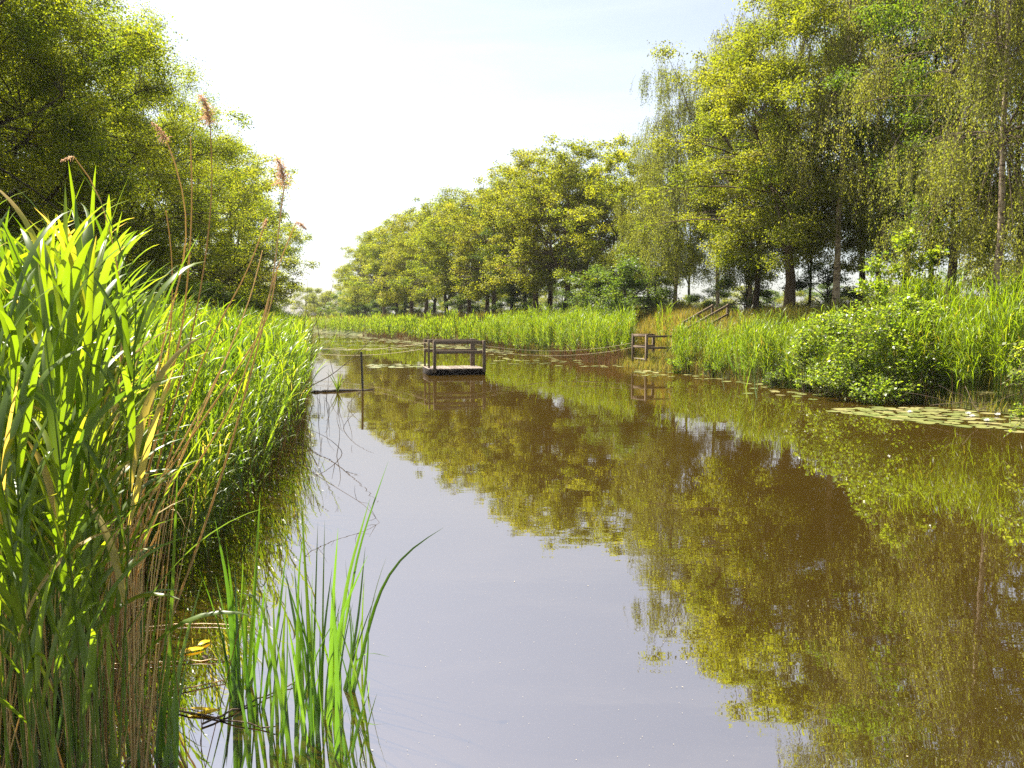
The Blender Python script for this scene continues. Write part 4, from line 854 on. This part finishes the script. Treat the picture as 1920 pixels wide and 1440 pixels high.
# butterbur leaves
mb = MB(); f = on_z(1515, 712); 
for i in range(9):
    a = rg.uniform(-2.6, -.3); h = rg.uniform(.6, 1.15); d = np.array([math.cos(a) * .35, math.sin(a) * .3, 0]); k = np.linspace(0, 1, 8)[:, None]
    Q = np.array([rg.gauss(0, .3), rg.gauss(0, .2), 0]) + d * k * h + np.array([0, 0, 1]) * (k * h) + np.array([0, 0, .1])
    ribbon(mb, Q, .17 * np.interp(k[:, 0], [0, .4, .7, 1], [.1, .5, 1, .1]), norm(np.array([-math.sin(a) + .3, math.cos(a), .1])), rg.uniform(.3, .8), .12)
o = mb.build('dock_plant', M_IRIS); o.location = f; tag(o, 'broad leaved dock with upright bright leaves by the bramble', 'plant')
# heap of fallen stems at the right edge
for i, (a, b, lb) in enumerate([((1700, 735), (1880, 775), 'long thin dead stem sloping down to the near lily raft'), ((1760, 722), (1850, 762), 'short thin dead stem above the long sloping one'), ((1830, 770), (1915, 735), 'thin dead stem slanting up toward the right edge'), ((1745, 760), (1860, 752), 'nearly level thin dead stem behind the raft'), ((1810, 725), (1835, 775), 'steep thin dead stem at the reed foot')]):
    A, B = at_y(*a, 17.2 + .1 * i), at_y(*b, 16.6); A[2] = max(A[2], .03); B[2] = max(B[2], .02); k = np.linspace(0, 1, 8)[:, None]
    mb = MB(); tubes(mb, (B - A) * k + G.normal(0, .015, (8, 3)), .006 * np.linspace(1, .5, 8), 5, .8); o = mb.build('fallen_stalk', M_TWIG); o.location = A; tag(o, lb, 'fallen reed', 'thin dead stems at the right reed foot')

# ------------------------------------------------------------------ grass on the dyke
def grass(n, y0, y1, d0, d1, h0, h1, tmean, wid):
    y = y0 + (y1 - y0) * G.uniform(0, 1, n); d = G.uniform(d0, d1, n); x = xr(y) + d; p = np.stack([x, y, gz(x, y) - .03], 1)
    a = G.uniform(0, 6.28, n); h = G.uniform(h0, h1, n); ln = np.stack([np.cos(a), np.sin(a), 0 * a], 1) * (h * G.uniform(.1, .55, n))[:, None]
    sd = np.stack([-np.sin(a), np.cos(a), 0 * a], 1) * (wid * G.uniform(.7, 1.3, n))[:, None]; up = np.array([0, 0, 1.]) * h[:, None]
    V = np.stack([p - sd, p + sd, p + ln * .35 + up * .6 + sd * .8, p + ln * .35 + up * .6 - sd * .8, p + ln + up + sd * .1, p + ln + up - sd * .1], 1)
    F = (np.array([[0, 1, 2, 3], [3, 2, 4, 5]])[None] + (np.arange(n) * 6)[:, None, None]).reshape(-1, 4)
    return V.reshape(-1, 3), F, np.repeat(np.clip(G.normal(tmean, .16, n), 0, 1), 6)
mb = MB()
mb.add(*grass(26000, 12, 34, 1.2, 8, .25, .75, .38, .008)); mb.add(*grass(8000, 36.5, 40, 1.0, 4.2, .2, .5, .52, .010)); mb.add(*grass(4000, 33.5, 38, 3, 6, .1, .25, .5, .010)); mb.add(*grass(12000, 40, 46, 1.0, 7, .35, .8, .5, .010)); mb.add(*grass(16000, 46, 80, 1.5, 8, .3, .8, .45, .016))
mb.add(*grass(5000, 32, 37, .6, 3.0, .2, .5, .4, .010)); mb.add(*grass(7000, 28, 44, 5.5, 12, .2, .5, .5, .012)); mb.add(*grass(3000, 31, 37, -.2, 1.2, .1, .35, .45, .010)); mb.add(*grass(9000, 12, 60, -.2, .7, .12, .5, .4, .011)); mb.add(*grass(6000, 80, 150, 1.5, 8, .3, .8, .45, .03))
tag(mb.build('grass', M_GRASS, smooth=False), 'tall meadow grass, rusty with seed heads, covering the right dyke', 'grass', kind='stuff')
mb = MB()
for (y0, y1, n) in ((3, 60, 9000),):
    y = G.uniform(y0, y1, n); d = G.uniform(2.8, 12, n); x = xl(y) - d; V, F, T = grass(n, 3, 4, 0, 1, .3, .9, .2, .012)
    q = V.reshape(n, 6, 3); q = q - q[:, :1] + np.stack([x, y, gz(x, y)], 1)[:, None]; mb.add(q.reshape(-1, 3), F, T)
tag(mb.build('undergrowth', M_BUSH, smooth=False), 'rank green undergrowth on the shaded ground below the left oaks', 'undergrowth', kind='stuff')

# ------------------------------------------------------------------ light, sky, camera
SUN_AZ, SUN_EL = R(-50), R(58)               # azimuth from the view axis (+y), negative to the left
wd = bpy.data.worlds.new('World'); bpy.context.scene.world = wd; wd.use_nodes = True; nt = wd.node_tree; nt.nodes.clear(); L = nt.links.new
sky = N(nt, 'ShaderNodeTexSky', sky_type='NISHITA', sun_disc=False); sky.sun_elevation = SUN_EL; sky.sun_rotation = SUN_AZ; sky.air_density = 1.0; sky.dust_density = 1.6; sky.ozone_density = 1.0
bg = N(nt, 'ShaderNodeBackground', Strength=.064); ow = N(nt, 'ShaderNodeOutputWorld'); hs = N(nt, 'ShaderNodeHueSaturation', Saturation=.56, Value=1.0); L(sky.outputs[0], hs.inputs['Color'])
tc = N(nt, 'ShaderNodeTexCoord'); mp = N(nt, 'ShaderNodeMapping'); mp.inputs['Scale'].default_value = (1.2, 2.2, 7); mp.inputs['Rotation'].default_value = (0, .35, .5); L(tc.outputs['Generated'], mp.inputs[0])
cn = N(nt, 'ShaderNodeTexNoise', Scale=1.6, Detail=7, Roughness=.62, Distortion=.6); L(mp.outputs[0], cn.inputs['Vector']); cr = ramp(nt, [(.45, (0, 0, 0)), (.75, (.16, .16, .16))]); L(cn.outputs[0], cr.inputs[0])
mxs = N(nt, 'ShaderNodeMix', data_type='RGBA'); L(cr.outputs[0], mxs.inputs[0]); L(hs.outputs[0], mxs.inputs[6]); mxs.inputs[7].default_value = (7.5, 7.4, 7.2, 1); L(mxs.outputs[2], bg.inputs[0]); L(bg.outputs[0], ow.inputs[0])
sl = bpy.data.lights.new('sun', 'SUN'); sl.energy = 5.0; sl.angle = R(.5); sl.color = (1, .95, .86); so = bpy.data.objects.new('sun', sl); C.objects.link(so)
from mathutils import Vector
dv3 = Vector((math.sin(SUN_AZ) * math.cos(SUN_EL), math.cos(SUN_AZ) * math.cos(SUN_EL), math.sin(SUN_EL))); so.rotation_euler = dv3.to_track_quat('Z', 'Y').to_euler(); so.location = (-20, 10, 40)
hz = MB(); box(hz, -330, 330, -60, 330, -2.0, 24); hm, hn, ho = mat('air'); vol = N(hn, 'ShaderNodeVolumePrincipled', Density=.00018); vol.inputs['Color'].default_value = (.95, .97, 1, 1); hn.links.new(vol.outputs[0], ho.inputs['Volume'])
ho_ = hz.build('haze', hm, None, False); tag(ho_, kind='stuff')
cam = bpy.data.cameras.new('camera'); cam.sensor_width = 36; cam.lens = F_PX / 1920 * 36; cam.clip_start = .05; cam.clip_end = 3000
co = bpy.data.objects.new('camera', cam); C.objects.link(co); co.location = (0, 0, H_CAM); co.rotation_euler = (PI / 2 - PITCH, 0, 0); bpy.context.scene.camera = co
sc = bpy.context.scene
sc.view_settings.view_transform = 'Standard'; sc.view_settings.look = 'None'; sc.view_settings.exposure = 1.8; sc.view_settings.gamma = 1
sc.render.engine = 'CYCLES'; cy = sc.cycles; cy.use_denoising = False; cy.max_bounces = 7; cy.diffuse_bounces = 3; cy.glossy_bounces = 3; cy.transmission_bounces = 4; cy.caustics_reflective = False; cy.caustics_refractive = False; cy.sample_clamp_indirect = 3; cy.sample_clamp_direct = 10
